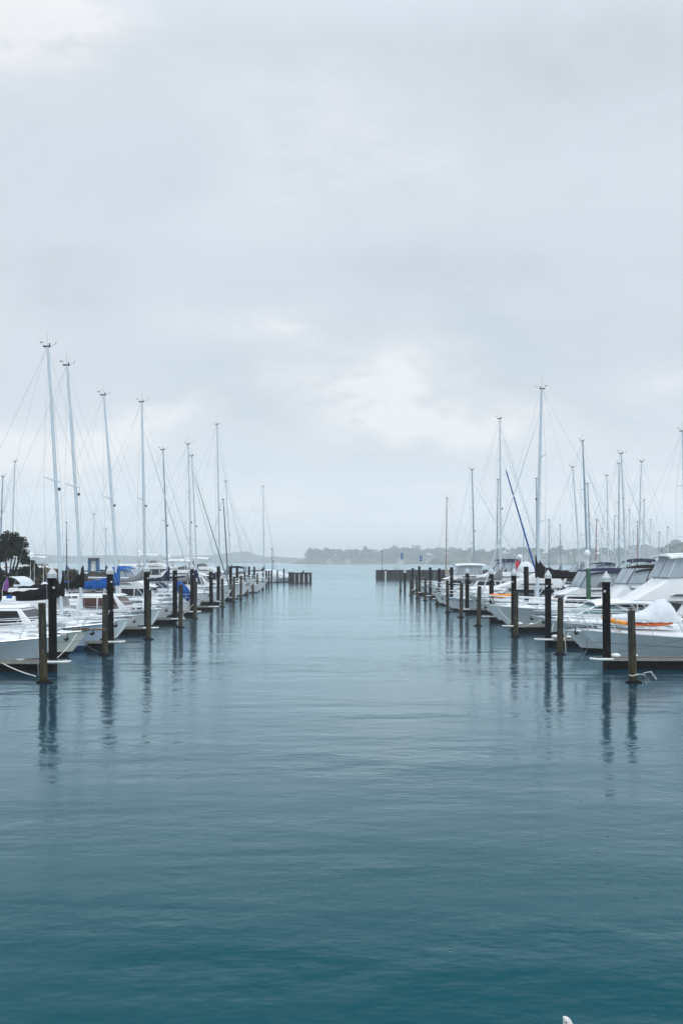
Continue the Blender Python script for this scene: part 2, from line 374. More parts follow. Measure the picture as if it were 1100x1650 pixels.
def clears(root, x0, x1, w, z0, z1, rake=.5, frame=NAVYC, aft=True, n=3, m=None):
    """clear vinyl enclosure between a coaming and a canvas roof, front raked"""
    xf0, xf1 = x1, x1 - rake
    m = m or CLEAR
    for sg in (1, -1):
        for i in range(n):
            a0, a1 = lerp(x0, xf0, i / n), lerp(x0, xf0, (i + 1) / n); b0, b1 = lerp(x0, xf1, i / n), lerp(x0, xf1, (i + 1) / n)
            panel(root, 'clear_panel', m, [(a0 + .03, sg * w, z0), (a1 - .03, sg * w, z0), (b1 - .03, sg * w * .94, z1), (b0 + .03, sg * w * .94, z1)])
        f = MB()
        for i in range(n + 1):
            f.tube([(lerp(x0, xf0, i / n), sg * w, z0), (lerp(x0, xf1, i / n), sg * w * .94, z1)], .03, 5)
        f.build('enclosure_frame', frame, root)
    for c0, c1 in ((-.96, -.04), (.04, .96)):
        panel(root, 'clear_panel', m, [(xf0 + .01, c0 * w, z0), (xf0 + .01, c1 * w, z0), (xf1 + .01, c1 * w * .94, z1), (xf1 + .01, c0 * w * .94, z1)])

def whip(root, p, h, lean=.1, m=WHITE, r=.016):
    return MB().tube([p, (p[0] - lean * h, p[1], p[2] + h)], [r, r * .5], 5).build('whip_aerial', m, root)
def dome(root, p, r, m=WHITE, ped=.0, flat=.8):
    b = MB(); b.lathe((p[0], p[1], p[2]), [(r * .75, 0), (r, r * .25), (r, r * .7 * flat), (r * .85, r * 1.2 * flat), (r * .5, r * 1.6 * flat), (.01, r * 1.75 * flat)], 14)
    o = b.build('radar_dome', m, root)
    if ped: MB().lathe((p[0], p[1], p[2] - ped), [(r * .5, 0), (r * .35, ped)], 10).build('dome_pedestal', m, o)
    return o
def lettering(root, txt, loc, rot, size, m, name='lettering'):
    cu = bpy.data.curves.new(name, 'FONT'); cu.body = txt; cu.size = size; cu.extrude = .004; cu.align_x = 'CENTER'
    t = bpy.data.objects.new(name, cu); col.objects.link(t); bpy.context.view_layer.update()
    me = bpy.data.meshes.new_from_object(t.evaluated_get(bpy.context.evaluated_depsgraph_get()))
    bpy.data.objects.remove(t); me.materials.clear(); me.materials.append(m)
    o = bpy.data.objects.new(name, me); col.objects.link(o); o.parent = root; o.location = loc; o.rotation_euler = rot; return o

# ------------------------------------------------------------------ sailing yacht
def rig(root, H, mx, H_deck, top, rake=0., r=.10, m=ALU, spread=2, furl=WHITEC, frac=.93, cover=None, boom=4., cover_kw={}, vane=True, boomz=1.35, wire=.0078, tophang=True, light=True):
    """mast with spreaders and masthead gear as sub-parts, boom, cover, furled headsail and stays"""
    zb = H_deck; dx = -math.tan(R(rake)) * (top - zb)
    def mp(f): return Vector((mx + dx * (f ** 1.25), 0, lerp(zb, top, f)))
    mb = MB(); NSEG = 10
    mb.tube([mp(i / NSEG) for i in range(NSEG + 1)], [r * (1 if i / NSEG < .62 else lerp(1, .62, (i / NSEG - .62) / .38)) for i in range(NSEG + 1)], 8, .75)
    mast = mb.build('mast', m, root)
    tips = {1: [], -1: []}
    fr = {1: [.5], 2: [.36, .67], 3: [.28, .52, .76]}[spread]
    bw = H.B * .46
    for i, f in enumerate(fr):
        p = mp(f); ln = bw * (.92 - .18 * i)
        for sg in (1, -1):
            q = (p.x - .18, sg * ln, p.z + .10); tips[sg].append(q)
            MB().tube([tuple(p), q], [.035, .022], 5).build('spreader', m, mast)
    tp = mp(1)
    g = MB(); g.box((tp.x - .05, 0, tp.z + .03), (.42, .12, .08)); g.tube([(tp.x + .1, 0, tp.z + .06), (tp.x + .1, 0, tp.z + .22)], .035, 6)
    g.build('masthead_fitting', ALUB, mast)
    if vane:
        a = MB(); a.tube([tp + Vector((.12, 0, .05)), tp + Vector((.44, 0, .17))], .007, 4); a.tube([tp + Vector((.41, 0, .14)), tp + Vector((.50, 0, .30))], .012, 4)
        a.build('wind_vane', RUBBER, mast)
        c = MB(); c.tube([tp + Vector((-.15, 0, .05)), tp + Vector((-.36, 0, .24))], .006, 4)
        for k in range(3):
            an = k * 2.1; c.ball(tp + Vector((-.36 + .08 * math.cos(an), .08 * math.sin(an), .27)), (.035, .035, .035), 6)
        c.build('anemometer', RUBBER, mast)
        MB().tube([tp + Vector((-.05, .05, .05)), tp + Vector((-.05, .05, .75))], .006, 4).build('aerial', RUBBER, mast)
    if light:
        p = mp(.47); MB().box((p.x + r + .05, 0, p.z), (.11, .12, .16)).build('steaming_light', RUBBER, mast)
    # stays
    fs = mp(frac); bow = Vector((-.15, 0, H.Fb + .1))
    st = lambda a, b, w=wire: MB().tube([a, b], w, 4).build('stay', WIRE, root)
    if furl is not None:
        pts = [bow.lerp(fs, u) for u in (0, .03, .08, .3, .6, .85, .93, 1)]
        MB().tube(pts, [.015, .08, .052, .05, .04, .03, .015, .008], 7).build('furled_jib', furl, root)
    else: st(bow, fs)
    if frac < .97: st(Vector((-.5, 0, H.Fb)) if False else bow + Vector((.1, 0, 0)), tp, wire * .8)
    st(tp, Vector((-H.L + .5, 0, H.Fs + .1)))
    if tophang: st(tp - Vector((.08, 0, 0)), Vector((mx - boom, 0, zb + boomz)), wire * .7)
    for sg in (1, -1):
        ch = Vector((mx - .25, sg * bw, H.dz(mx)))
        pts = [ch] + [Vector(q) for q in tips[sg]] + [mp(.985)]
        MB().tube(pts, wire, 4).build('stay', WIRE, root)
    # boom
    if boom:
        bz = zb + boomz
        MB().tube([(mx - r, 0, bz), (mx - boom, 0, bz + .06)], .07, 8).build('boom', m, root)
        if cover is not None: boom_cover(root, mx, bz, boom * .97, cover, **cover_kw)
        MB().tube([(mx - .1, 0, zb + .15), (mx - 1.2, 0, bz - .03)], .028, 6).build('boom_vang', ALU, root)
    return mast
def sailboat(name, label, loc, rz, L=11., B=3.5, Fb=1.25, Fs=.95, over=.9, hullm=WHITE, anti=ANTIF, mastx=4.3, top=16., rake=1.5, r=.10, mastm=ALU, furl=WHITEC, frac=.9, cover=BLUEC,
             boom=4.2, hood=NAVYC, spread=2, stripe=None, ckw={}, detail=True, group=None, wire=.0078, boomz=1.35, win=GLASS, vane=True, cat='sailboat', anchor=True, tophang=True, roofh=.5, reg=None):
    root = empty(name, label, cat, loc, rz, group)
    H = Hull(root, L, B, Fb, Fs, over, hullm, DECK, anti, True, tr=.72, flare=1.1, srake=.55, camber=.07, stripe=stripe, rail=ALU)
    zc = H.dz(-L * .45) - .03; h = roofh
    c = Block('cabin', [(-L * .22, zc), (-L * .30, zc + h * .75), (-L * .40, zc + h), (-L * .64, zc + h * 1.02), (-L * .655, zc)], B * .33, B * .17, .86, WHITE, root, .07)
    for a, b in ((.36, .46), (.48, .62)):
        c.side([(-L * a, zc + h * .35), (-L * a - .12, zc + h * .72), (-L * b + .05, zc + h * .74), (-L * b, zc + h * .35)], 'window', win)
    if detail:
        H.hatch(-L * .15)
        MB().box((-L * .47, 0, zc + h + .05), (.6, .5, .06)).build('skylight', SMOKE, root)
        for sg in (1, -1): MB().tube([(-L * .32, sg * B * .2, zc + h * .86), (-L * .34, sg * B * .2, zc + h + .1), (-L * .6, sg * B * .23, zc + h + .1), (-L * .61, sg * B * .23, zc + h)], .016, 5).build('grab_rail', STEEL, root)
        for sg in (1, -1): MB().lathe((-L * .68, sg * B * .30, H.dz(-L * .68) + .18), [(.08, 0), (.10, .06), (.06, .10), (.07, .16)], 10).build('winch', STEEL, root)
    # cockpit coaming
    cm = MB()
    for sg in (1, -1): cm.box((-L * .79, sg * B * .29, H.dz(-L * .8) + .1), (L * .25, .16, .24))
    cm.build('cockpit_coaming', WHITE, root)
    if hood is not None:
        hd = MB(); rows = []
        for i in range(9):
            u = i / 8; x = -L * .60 - u * 1.35; s = math.sin(min(1, u * 1.25 + .02) * math.pi / 2)
            rows.append([(x, math.cos(math.pi * k / 10) * B * .335, zc + h * .9 * (1 if k not in (0, 10) else .55) + math.sin(math.pi * k / 10) ** .7 * .78 * s) for k in range(11)])
        hd.grid(rows); hd.build('sprayhood', hood, root, 50)
    if detail:
        # pulpit, stanchions, lifelines
        H.rails(-1.6, .6, True, .7, .1, .05)
        for sg in (1, -1):
            ln = []
            for x in [-1.6 - i * 1.6 for i in range(int((L - 2) / 1.6) + 1)]:
                p = H.pt(H.tx(x), 1, sg); q = (x, p[1] - sg * .05, p[2] + .6); ln.append(q)
                MB().tube([(x, q[1], p[2] - .02), q], .013, 5).build('stanchion', STEEL, root)
            w = MB(); w.tube(ln, .007, 4); w.tube([(a, b, c_ - .29) for a, b, c_ in ln], .006, 4); w.build('lifeline', WIRE, root)
        pp = [H.pt(0, 1, sg) for sg in (1, -1)]; z = pp[0][2]
        MB().tube([(-L + 1.5, pp[0][1], z + .62), (-L + .6, pp[0][1] - .05, z + .62), (-L + .6, pp[1][1] + .05, z + .62), (-L + 1.5, pp[1][1], z + .62)], .016, 5).build('pushpit', STEEL, root)
        if anchor: H.anchor(.62)
        H.fender(-L * .45, 1); H.fender(-L * .45, -1)
        hz = H.dz(-L * .86); MB().tube([(-L * .86, math.cos(a) * .45, hz + .75 + math.sin(a) * .45) for a in [i * math.pi / 8 for i in range(17)]], .018, 5).build('steering_wheel', STEEL, root)
    rig(root, H, -mastx, zc + (h if mastx > .3 * L else h * .6), top, rake, r, mastm, spread, furl, frac, cover, boom, ckw, vane, boomz - h * .3, wire, tophang, detail)
    if reg: lettering(root, reg[0], (reg[1], -(c.y(reg[1], zc + h * .5) + .016), zc + h * .50), (R(90), 0, 0), reg[2], INK, 'registration_lettering')
    return root, H

# ------------------------------------------------------------------ motor cruisers
def motor(name, label, loc, rz, L=13., B=4.2, Fb=1.5, Fs=.95, over=1.3, hullm=WHITE, anti=ANTIK, knuckle=True, kind='fly', sx=4.5, slen=4.5, fh=1.15, fx=None, flen=None, roofh=1.0, top='bimini', topm=NAVYC, clr=True,
          rails=True, stripe=None, group=None, whips=2, arch=True, detail=True, brow=.6, win=GLASS, radar=False, railend=None, saloon_h=1.15, trunk=True, wedge=.75, wl=None):
    """sx: metres from the bow to the saloon front; slen: saloon length; the flybridge overhangs it by brow metres"""
    root = empty(name, label, 'motor boat', loc, rz, group)
    H = Hull(root, L, B, Fb, Fs, over, hullm, DECK, anti, False, tr=.86, flare=1.9, srake=-.25, camber=.10, stripe=stripe, knuckle=knuckle)
    zd = H.dz(-sx - .5) - .05
    if trunk:   # raised foredeck / trunk cabin
        zt = H.dz(-sx * .5)
        tk = Block('trunk_cabin', [(-sx * .36, zt - .05), (-sx * .62, zt + .22), (-sx - .6, zt + .30), (-sx - .6, zt - .25)], B * .36, B * .16, .88, WHITE, root, .08)
        for a_, b_ in ((.62, .80), (.84, 1.02)):
            tk.side([(-sx * a_, zt + .04), (-sx * a_ - .08, zt + .15), (-sx * b_ + .04, zt + .17), (-sx * b_, zt + .04)], 'portlight', GLASS)
        if detail: H.hatch(-sx * .30, .5)
    if kind == 'express':      # raked screen under a hardtop
        h = saloon_h
        c = Block('cabin', [(-sx + .2, zd), (-sx - .3, zd + .28), (-sx - slen, zd + .45), (-sx - slen - .2, zd)], B * .44, B * .34, .92, WHITE, root, .08)
        zz = zd + .26
        g = Block('windscreen_frame', [(-sx - .25, zz), (-sx - 1.85, zz + h * .72), (-sx - 2.6, zz + h * .75), (-sx - 3.9, zz + .22), (-sx - 3.9, zz)], B * .41, B * .33, .8, WHITE, root, .03)
        g.front((-sx - .25, zz), (-sx - 1.85, zz + h * .72), m=win)
        g.side([(-sx - .55, zz + .08), (-sx - 1.75, zz + h * .62), (-sx - 2.1, zz + h * .64), (-sx - 2.1, zz + .1)], 'side_window', win)
        g.side([(-sx - 2.2, zz + .1), (-sx - 2.2, zz + h * .64), (-sx - 2.6, zz + h * .62), (-sx - 3.5, zz + .2), (-sx - 3.5, zz + .1)], 'side_window', win)
        if top == 'hardtop':
            canvas_roof(root, -sx - 5.2, -sx - 1.5, B * .38, zz + h * .78, WHITE, 'hardtop', .10, .12, .10, .09)
            a = MB()
            for sg in (1, -1): a.tube([(-sx - 4.9, sg * B * .36, zd + .3), (-sx - 4.2, sg * B * .34, zz + h * .78)], .07, 6)
            a.build('hardtop_pillar', WHITE, root)
        else:
            canvas_roof(root, -sx - 4.6, -sx - 1.7, B * .38, zz + h * .80, topm, 'bimini', .14, .12, .08, .03)
        rz_ = zz + h * .9
    else:
        h = saloon_h; hs = sx
        c = Block('saloon', [(-hs, zd), (-hs - .95, zd + h), (-hs - slen, zd + h), (-hs - slen - .1, zd)], B * .42, B * .36, .9, WHITE, root, .06)
        c.front((-hs, zd), (-hs - .95, zd + h), m=win)
        z0, z1 = zd + h * .24, zd + h * .90
        n = max(2, int(slen / 1.7))
        for i in range(n):
            a = lerp(hs + 1.0, hs + slen - .2, i / n) + .05; b = lerp(hs + 1.0, hs + slen - .2, (i + 1) / n) - .05
            c.side([(-a + (.35 if i == 0 else 0), z0), (-a, z1), (-b, z1), (-b, z0)], 'window', win)
        zf = zd + h; fx = fx if fx is not None else hs + .95 - brow; fl = flen or slen
        # flybridge: wedge brow, coaming, then the screen
        w_ = wedge; wl = wl or 1.9 * w_ / .75
        f = Block('flybridge', [(-fx, zf + .02), (-fx - wl * .79, zf + .73 * w_), (-fx - wl, zf + w_), (-fx - fl - .4, zf + w_ * .92), (-fx - fl - 1.0, zf + w_ * .5), (-fx - fl - 1.0, zf + .02)], B * .43, B * .30, .9, WHITE, root, .07)
        f.side([(-fx - 1.9, zf + .28), (-fx - 2.3, zf + .40), (-fx - fl - .2, zf + .40), (-fx - fl - .2, zf + .28)], 'side_stripe', SMOKE, .008)
        zs = zf + w_
        sb = fx + wl
        if top != 'none' or clr:
            panel(root, 'fly_screen', SMOKE, [(-sb + .05, -B * .30, zs - .04), (-sb + .05, B * .30, zs - .04), (-sb - .45, B * .29, zs + .36), (-sb - .45, -B * .29, zs + .36)])
            for sg in (1, -1): panel(root, 'fly_screen', SMOKE, [(-sb + .05, sg * B * .305, zs - .04), (-sb - 1.4, sg * B * .36, zs - .04), (-sb - 1.4, sg * B * .345, zs + .3), (-sb - .45, sg * B * .295, zs + .36)])
        zr = zs + roofh
        x0, x1 = -fx - fl - .5, -sb - .1
        if top == 'bimini':
            canvas_roof(root, x0, x1 - .3, B * .36, zr, topm, 'bimini', .16, .16, .10)
        elif top == 'hardtop':
            canvas_roof(root, x0 - .2, x1 + .15, B * .38, zr, WHITE, 'hardtop', .08, .08, .06, .10)
        if clr and top != 'none': clears(root, x0 + .2, x1 + .25, B * .345, zs - .02, zr + .02, .6, topm if top == 'bimini' else WHITEC)
        elif top != 'none':
            p = MB()
            for sg in (1, -1):
                for xx in (x0 + .4, x1 - .6): p.tube([(xx, sg * B * .35, zs - .05), (xx + .1, sg * B * .34, zr)], .025, 6)
            p.build('bimini_frame', STEEL, root)
        # helm seat and console
        if detail and kind == 'fly':
            MB().box((-sb - 1.0, 0, zs + .1), (.35, 1.2, .7)).build('helm_console', WHITE, root)
            MB().box((-sb - 1.9, 0, zs + .0), (.5, 1.0, .5)).box((-sb - 2.15, 0, zs + .35), (.12, 1.0, .5)).build('helm_seat', WHITEC, root)
        rz_ = zr + .1
        if arch:
            a = MB()
            xa = x0 + .1
            a.tube([(xa + .5, -B * .39, zf + .5), (xa - .1, -B * .36, rz_ + .12), (xa - .1, B * .36, rz_ + .12), (xa + .5, B * .39, zf + .5)], .075, 6)
            a.build('radar_arch', WHITE, root)
        if radar: dome(root, (x0, 0, rz_ + .18), .32, ped=.12)
        if detail:
            cp = MB(); 
            for sg in (1, -1): cp.tube([(-fx - fl - .8, sg * B * .40, zd), (-fx - fl - .8, sg * B * .39, zf)], .05, 6)
            cp.build('cockpit_post', WHITE, root)
    for i in range(whips):
        whip(root, (-sx - slen * .8 - .3 * i, (-1) ** i * B * .36, rz_ - .3), 2.2 + .5 * i, .12)
    if rails: H.rails(railend or -(sx + 1.6), .66, True, 1.25, .30)
    if detail:
        H.anchor(.72); H.fender(-L * .5, 1); H.fender(-L * .5, -1); H.fender(-L * .72, 1); H.fender(-L * .72, -1)
        cl = MB()
        for sg in (1, -1): cl.tube([(-1.6, sg * H.fd(H.tx(-1.6)) * .8, H.dz(-1.6) + .06), (-1.35, sg * H.fd(H.tx(-1.35)) * .8, H.dz(-1.4) + .06)], .03, 5)
        cl.build('cleat', STEEL, root)
    return root, H

# ================================================================== THE SETTING
def water_mat():
    m = bpy.data.materials.new('sea_water'); m.use_nodes = True; nt = m.node_tree; N = nt.nodes; Lk = nt.links
    N.remove(N['Principled BSDF'])
    body = N.new('ShaderNodeBsdfDiffuse'); body.inputs['Color'].default_value = (.006, .072, .090, 1)
    gl = N.new('ShaderNodeBsdfGlossy'); gl.inputs['Roughness'].default_value = .12; gl.inputs['Color'].default_value = (.80, .955, 1, 1)
    tc = N.new('ShaderNodeTexCoord')
    def layer(sx, sy, scale, detail, rot=0.):
        mp = N.new('ShaderNodeMapping'); mp.inputs['Scale'].default_value = (sx, sy, 1); mp.inputs['Rotation'].default_value = (0, 0, R(rot)); Lk.new(tc.outputs['Object'], mp.inputs['Vector'])
        n = N.new('ShaderNodeTexNoise'); n.inputs['Scale'].default_value = scale; n.inputs['Detail'].default_value = detail; n.inputs['Roughness'].default_value = .55
        Lk.new(mp.outputs['Vector'], n.inputs['Vector']); return n.outputs['Fac']
    # gusts: broad calm and rippled bands drifting across the fairway
    gm = N.new('ShaderNodeMapRange'); gm.inputs['From Min'].default_value = .35; gm.inputs['From Max'].default_value = .68; gm.inputs['To Min'].default_value = .2; gm.inputs['To Max'].default_value = 1.5
    Lk.new(layer(.25, 1, .16, 3, 4), gm.inputs['Value'])
    # outside the breakwaters the bay is choppier
    sp = N.new('ShaderNodeSeparateXYZ'); Lk.new(tc.outputs['Object'], sp.inputs[0])
    bay = N.new('ShaderNodeMapRange'); bay.inputs['From Min'].default_value = 225; bay.inputs['From Max'].default_value = 262; bay.inputs['To Min'].default_value = 1; bay.inputs['To Max'].default_value = 2.6
    Lk.new(sp.outputs['Y'], bay.inputs['Value'])
    gs = N.new('ShaderNodeMath'); gs.operation = 'MULTIPLY'; Lk.new(gm.outputs[0], gs.inputs[0]); Lk.new(bay.outputs[0], gs.inputs[1])
    prev = None
    for (sx, sy, s, d, rot, dist, st) in ((.33, 1, .42, 2, 6, .42, .20), (.62, 1, 1.25, 3, -12, .20, .165), (.8, 1, 3.9, 3, 16, .050, .13), (.9, 1, 14., 2, -20, .007, .06)):
        bp = N.new('ShaderNodeBump'); bp.inputs['Distance'].default_value = dist
        ml = N.new('ShaderNodeMath'); ml.operation = 'MULTIPLY'; ml.inputs[1].default_value = st; Lk.new(gs.outputs[0], ml.inputs[0]); Lk.new(ml.outputs[0], bp.inputs['Strength'])
        Lk.new(layer(sx, sy, s, d, rot), bp.inputs['Height'])
        if prev: Lk.new(prev, bp.inputs['Normal'])
        prev = bp.outputs['Normal']
    # raindrop dimples
    vo = N.new('ShaderNodeTexVoronoi'); vo.inputs['Scale'].default_value = 1.7; vo.inputs['Randomness'].default_value = 1.
    Lk.new(tc.outputs['Object'], vo.inputs['Vector'])
    mr = N.new('ShaderNodeMapRange'); mr.inputs['From Min'].default_value = .0; mr.inputs['From Max'].default_value = .06
    Lk.new(vo.outputs['Distance'], mr.inputs['Value'])
    bp = N.new('ShaderNodeBump'); bp.inputs['Distance'].default_value = .02; bp.inputs['Strength'].default_value = .7
    Lk.new(mr.outputs[0], bp.inputs['Height']); Lk.new(prev, bp.inputs['Normal'])
    nr = bp.outputs['Normal']; Lk.new(nr, gl.inputs['Normal'])
    lw = N.new('ShaderNodeLayerWeight'); lw.inputs['Blend'].default_value = .5; Lk.new(nr, lw.inputs['Normal'])
    fr = N.new('ShaderNodeMapRange'); fr.inputs['From Min'].default_value = .5; fr.inputs['From Max'].default_value = 1.; Lk.new(lw.outputs['Facing'], fr.inputs['Value'])
    pw = N.new('ShaderNodeMath'); pw.operation = 'POWER'; pw.inputs[1].default_value = 2.2; Lk.new(fr.outputs[0], pw.inputs[0])
    ad = N.new('ShaderNodeMath'); ad.operation = 'MULTIPLY_ADD'; ad.inputs[1].default_value = .985; ad.inputs[2].default_value = .010; ad.use_clamp = True; Lk.new(pw.outputs[0], ad.inputs[0])
    # scattered light's grazing-angle fade, put into the body colour to deepen dark reflections
    bd = N.new('ShaderNodeMapRange'); bd.inputs['From Min'].default_value = .72; bd.inputs['From Max'].default_value = .88; bd.inputs['To Min'].default_value = 0; bd.inputs['To Max'].default_value = 1; Lk.new(lw.outputs['Facing'], bd.inputs['Value'])
    bc = N.new('ShaderNodeMix'); bc.data_type = 'RGBA'; bc.inputs[6].default_value = (.004, .058, .076, 1); bc.inputs[7].default_value = (.003, .034, .062, 1); Lk.new(bd.outputs[0], bc.inputs[0]); Lk.new(bc.outputs[2], body.inputs['Color'])
    mx = N.new('ShaderNodeMixShader'); Lk.new(ad.outputs[0], mx.inputs[0]); Lk.new(body.outputs[0], mx.inputs[1]); Lk.new(gl.outputs[0], mx.inputs[2])
    Lk.new(mx.outputs[0], N['Material Output'].inputs['Surface'])
    return m
wb = MB(); wb.add([(-3000, -60, 0), (3000, -60, 0), (3000, 2700, 0), (-3000, 2700, 0)], [(0, 1, 2, 3)])
tag(wb.build('water', water_mat(), None, 0), 'calm teal harbour water of the fairway', 'water', kind='structure')

def ridge(name, label, prof, Y, depth, z_extra=0., g=random.Random(3), n=160, wob=1.):
    """hill whose skyline runs through (px, py) points at distance Y, falling to the shore in front and behind"""
    mb = MB(); rows = []
    p0, p1 = prof[0][0], prof[-1][0]
    ph = [g.uniform(0, 6) for _ in range(6)]
    for i in range(n + 1):
        px = lerp(p0, p1, i / n)
        for (a, ya), (b, yb) in zip(prof, prof[1:]):
            if a <= px <= b: u = (px - a) / (b - a); u = u * u * (3 - 2 * u); py = lerp(ya, yb, u); break
        x = PX(px, Y); top = max(1.0, PZ(py, Y) + z_extra + wob * sum(math.sin(x * f + ph[k]) / (k + 1) for k, f in enumerate((.02, .05, .11, .23))))
        r = []
        for j, (dy, h) in enumerate(((-.5, -.02), (-.49, .06), (-.38, .28), (-.25, .6), (-.12, .88), (0, 1), (.15, .85), (.35, .4), (.5, -.02))):
            wig = .06 * math.sin(x * .03 + j * 1.7 + ph[j % 6])
            r.append((x, Y + depth * (dy + (wig if 0 < j < 8 else 0)), top * h if h > 0 else -.5))
        rows.append(r)
    mb.grid(rows)
    return tag(mb.build(name, HILLM, None, 180), label, 'hill', kind='structure')
ridge('hills', 'pale low hills across the bay at the far left', [(-700, 885), (-300, 888), (20, 888), (60, 892), (120, 896.5), (180, 895), (260, 896), (340, 895), (362, 893), (380, 889), (396, 888), (412, 892.5), (428, 897), (445, 896), (470, 898), (500, 899), (620, 900), (900, 900)], 2450, 400)
ridge('headland', 'wooded headland across the bay in the centre', [(472, 906), (486, 902), (496, 897), (520, 894.5), (600, 893.5), (700, 894), (760, 895), (900, 895), (1000, 896)], 1700, 220, wob=.6)
ridge('hillside', 'hillside with houses across the bay at the right', [(700, 900), (760, 896), (820, 892), (860, 890), (900, 891), (960, 892), (1000, 892), (1025, 887), (1060, 883), (1090, 881), (1140, 882), (1500, 884), (2100, 890)], 1350, 260, wob=.8)
ridge('knoll', 'dark wooded knoll rising at the right edge', [(1064, 906), (1074, 893), (1084, 884), (1095, 880), (1120, 877), (1200, 876), (1500, 884)], 900, 150, wob=.5)

def woods(name, label, xs, Y, skyline, seed, n, hmin, hmax, size, spread):
    g = random.Random(seed); mb = MB()
    for i in range(n):
        px = g.uniform(*xs); dy = g.uniform(-spread, spread * .4); y = Y + dy
        for (a, ya), (b, yb) in zip(skyline, skyline[1:]):
            if a <= px <= b: py = lerp(ya, yb, (px - a) / (b - a)); break
        else: continue
        x = PX(px, Y); fall = max(.12, 1 + dy / spread * .85) if dy < 0 else 1
        base = (PZ(py, Y)) * fall * .9
        h = g.uniform(hmin, hmax) * (1 if g.random() < .8 else 1.25); r = h * g.uniform(.32, .5)
        for k in range(g.randint(3, 5)):
            c = (x + g.uniform(-1, 1) * r * .7, y + g.uniform(-1, 1) * r * .7, base + h * g.uniform(.45, .85)); rr = r * g.uniform(.45, .75)
            mb.leaves(c, (rr, rr, rr * .8), 26, size, g, .6)
        mb.tube([(x, y, base - 1), (x, y, base + h * .6)], .35, 4)
    return tag(mb.build(name, WOODS, None, 0), label, 'woods', kind='stuff')
woods('woods', 'belt of hazy trees crowning the far headland', (494, 780), 1700, [(486, 904), (496, 897), (520, 894.5), (600, 893.5), (700, 894), (760, 895), (900, 895)], 5, 210, 9, 15, 1.7, 90)
woods('woods', 'hazy trees covering the far right hillside', (735, 1250), 1350, [(700, 900), (760, 896), (820, 892), (860, 890), (900, 891), (960, 892), (1000, 892), (1025, 887), (1060, 883), (1090, 881), (1140, 882), (1300, 883)], 6, 300, 6, 10, 1.5, 110)
woods('woods', 'darker trees on the knoll at the right edge', (1070, 1220), 900, [(1064, 906), (1074, 893), (1084, 884), (1095, 880), (1120, 877), (1220, 876)], 8, 60, 4, 7, .9, 60)

# houses on the hillside
hg = random.Random(11)
HL = [(1018, 885), (1030, 888), (1044, 884), (1052, 889), (1038, 893), (1060, 892), (1022, 896), (1046, 898), (1068, 897), (1010, 899), (975, 899), (935, 900), (905, 899), (870, 900), (845, 897), (603, 891), (560, 903.5), (645, 903.5), (690, 903), (530, 904)]
WAY = ['cream', 'white', 'pale grey', 'light buff']
for i, (px, py) in enumerate(HL):
    far = px < 700; Y = 1600 - (py < 895) * -40 if far else 1290 - 60 * (py - 884) / 16; Y = Y if not far else (1690 if py < 895 else 1588)
    w, d, h = hg.uniform(7, 12), hg.uniform(7, 10), hg.uniform(3, 5)
    where = 'on the wooded headland' if far else 'on the far right hillside'
    hr = empty('house', f'small pale house with gabled roof {where}, among the houses', 'house', (PX(px, Y), Y, PZ(py, Y) - 2), hg.uniform(-.5, .5), 'houses across the bay')
    hr['label'] = f'tiny gabled house {where}, ' + (f'{["top left","upper middle","topmost","below the topmost","middle","right of the middle","lower left","lower middle","lowest right","at the slope foot"][i]} of the terraced cluster' if i < 10 else ['above the navy bimini boat', 'left of the white radar dome', 'behind the black sail cover', 'beside the tall double spreader mast', 'above the red flag boat', 'half hidden among the tree tops', 'at the waterline below the headland trees', 'on the shore behind the blue banner', 'on the shore right of the banners', 'at the left tip of the headland shore'][i - 10])
    MB().box((0, 0, h / 2 - 3), (w, d, h + 6)).build('wall', HWALL, hr, 0)
    MB().add([(-w / 2 - .4, -d / 2 - .4, h), (w / 2 + .4, -d / 2 - .4, h), (w / 2 + .4, d / 2 + .4, h), (-w / 2 - .4, d / 2 + .4, h), (-w / 2 - .4, 0, h + 2.4), (w / 2 + .4, 0, h + 2.4)], [(0, 1, 5, 4), (2, 3, 4, 5), (0, 4, 3), (1, 2, 5), (0, 3, 2, 1)]).build('roof', HROOF, hr, 0)
    for k in (-.28, .28): MB().box((k * w, -d / 2 - .02, h * .55), (w * .22, .1, h * .4)).build('window', GLASS, hr, 0)

# ------------------------------------------------------------------ breakwaters at the harbour mouth
def breakwater(name, label, x0, x1, Y, top, step, gap_from=None):
    root = empty(name, label, 'breakwater', (x0, Y, 0))
    s = 1 if x1 > x0 else -1; L_ = abs(x1 - x0)
    MB().box((s * L_ / 2, 0, top / 2 - .3), (L_, .5, top + .6)).build('timber_wall', TIMB, root, 0)
    n = int(L_ / step); 
    for i in range(min(n, 60) + 1):
        MB().lathe((s * i * step, -.45, -.6), [(.17, 0), (.17, top + .7 + .12 * (i % 3))], 8).build('post', PILEB if i % 4 else TIMB, root)
    MB().box((s * L_ / 2, -.05, top + .09), (L_ + .4, .95, .16)).build('cap_beam', TIMB, root, 0)
    MB().box((s * L_ / 2, -.33, top * .55), (L_, .16, .25)).box((s * L_ / 2, -.33, top * .2), (L_, .16, .25)).build('waling', TIMB, root, 0)
    return root
rbw = breakwater('breakwater', 'dark timber breakwater wall right of the harbour mouth', PX(606, 240), 62, 240, PZ(919.5, 240), 1.15)
lbw = breakwater('breakwater', 'dark timber breakwater with pale gaps left of the harbour mouth', PX(501, 203), PX(501, 203) - 4.4, 203, PZ(924, 203), .88)
for k in range(4):   # light boards between the posts at its end
    MB().box((-(.5 + k * .95), -.37, 1.0), (.20, .1, 1.7)).build('pale_board', BANNERW, lbw, 0)
MB().box((2.2, -.68, 1.05), (.28, .1, 2.1)).build('ladder', BANNERW, rbw, 0)
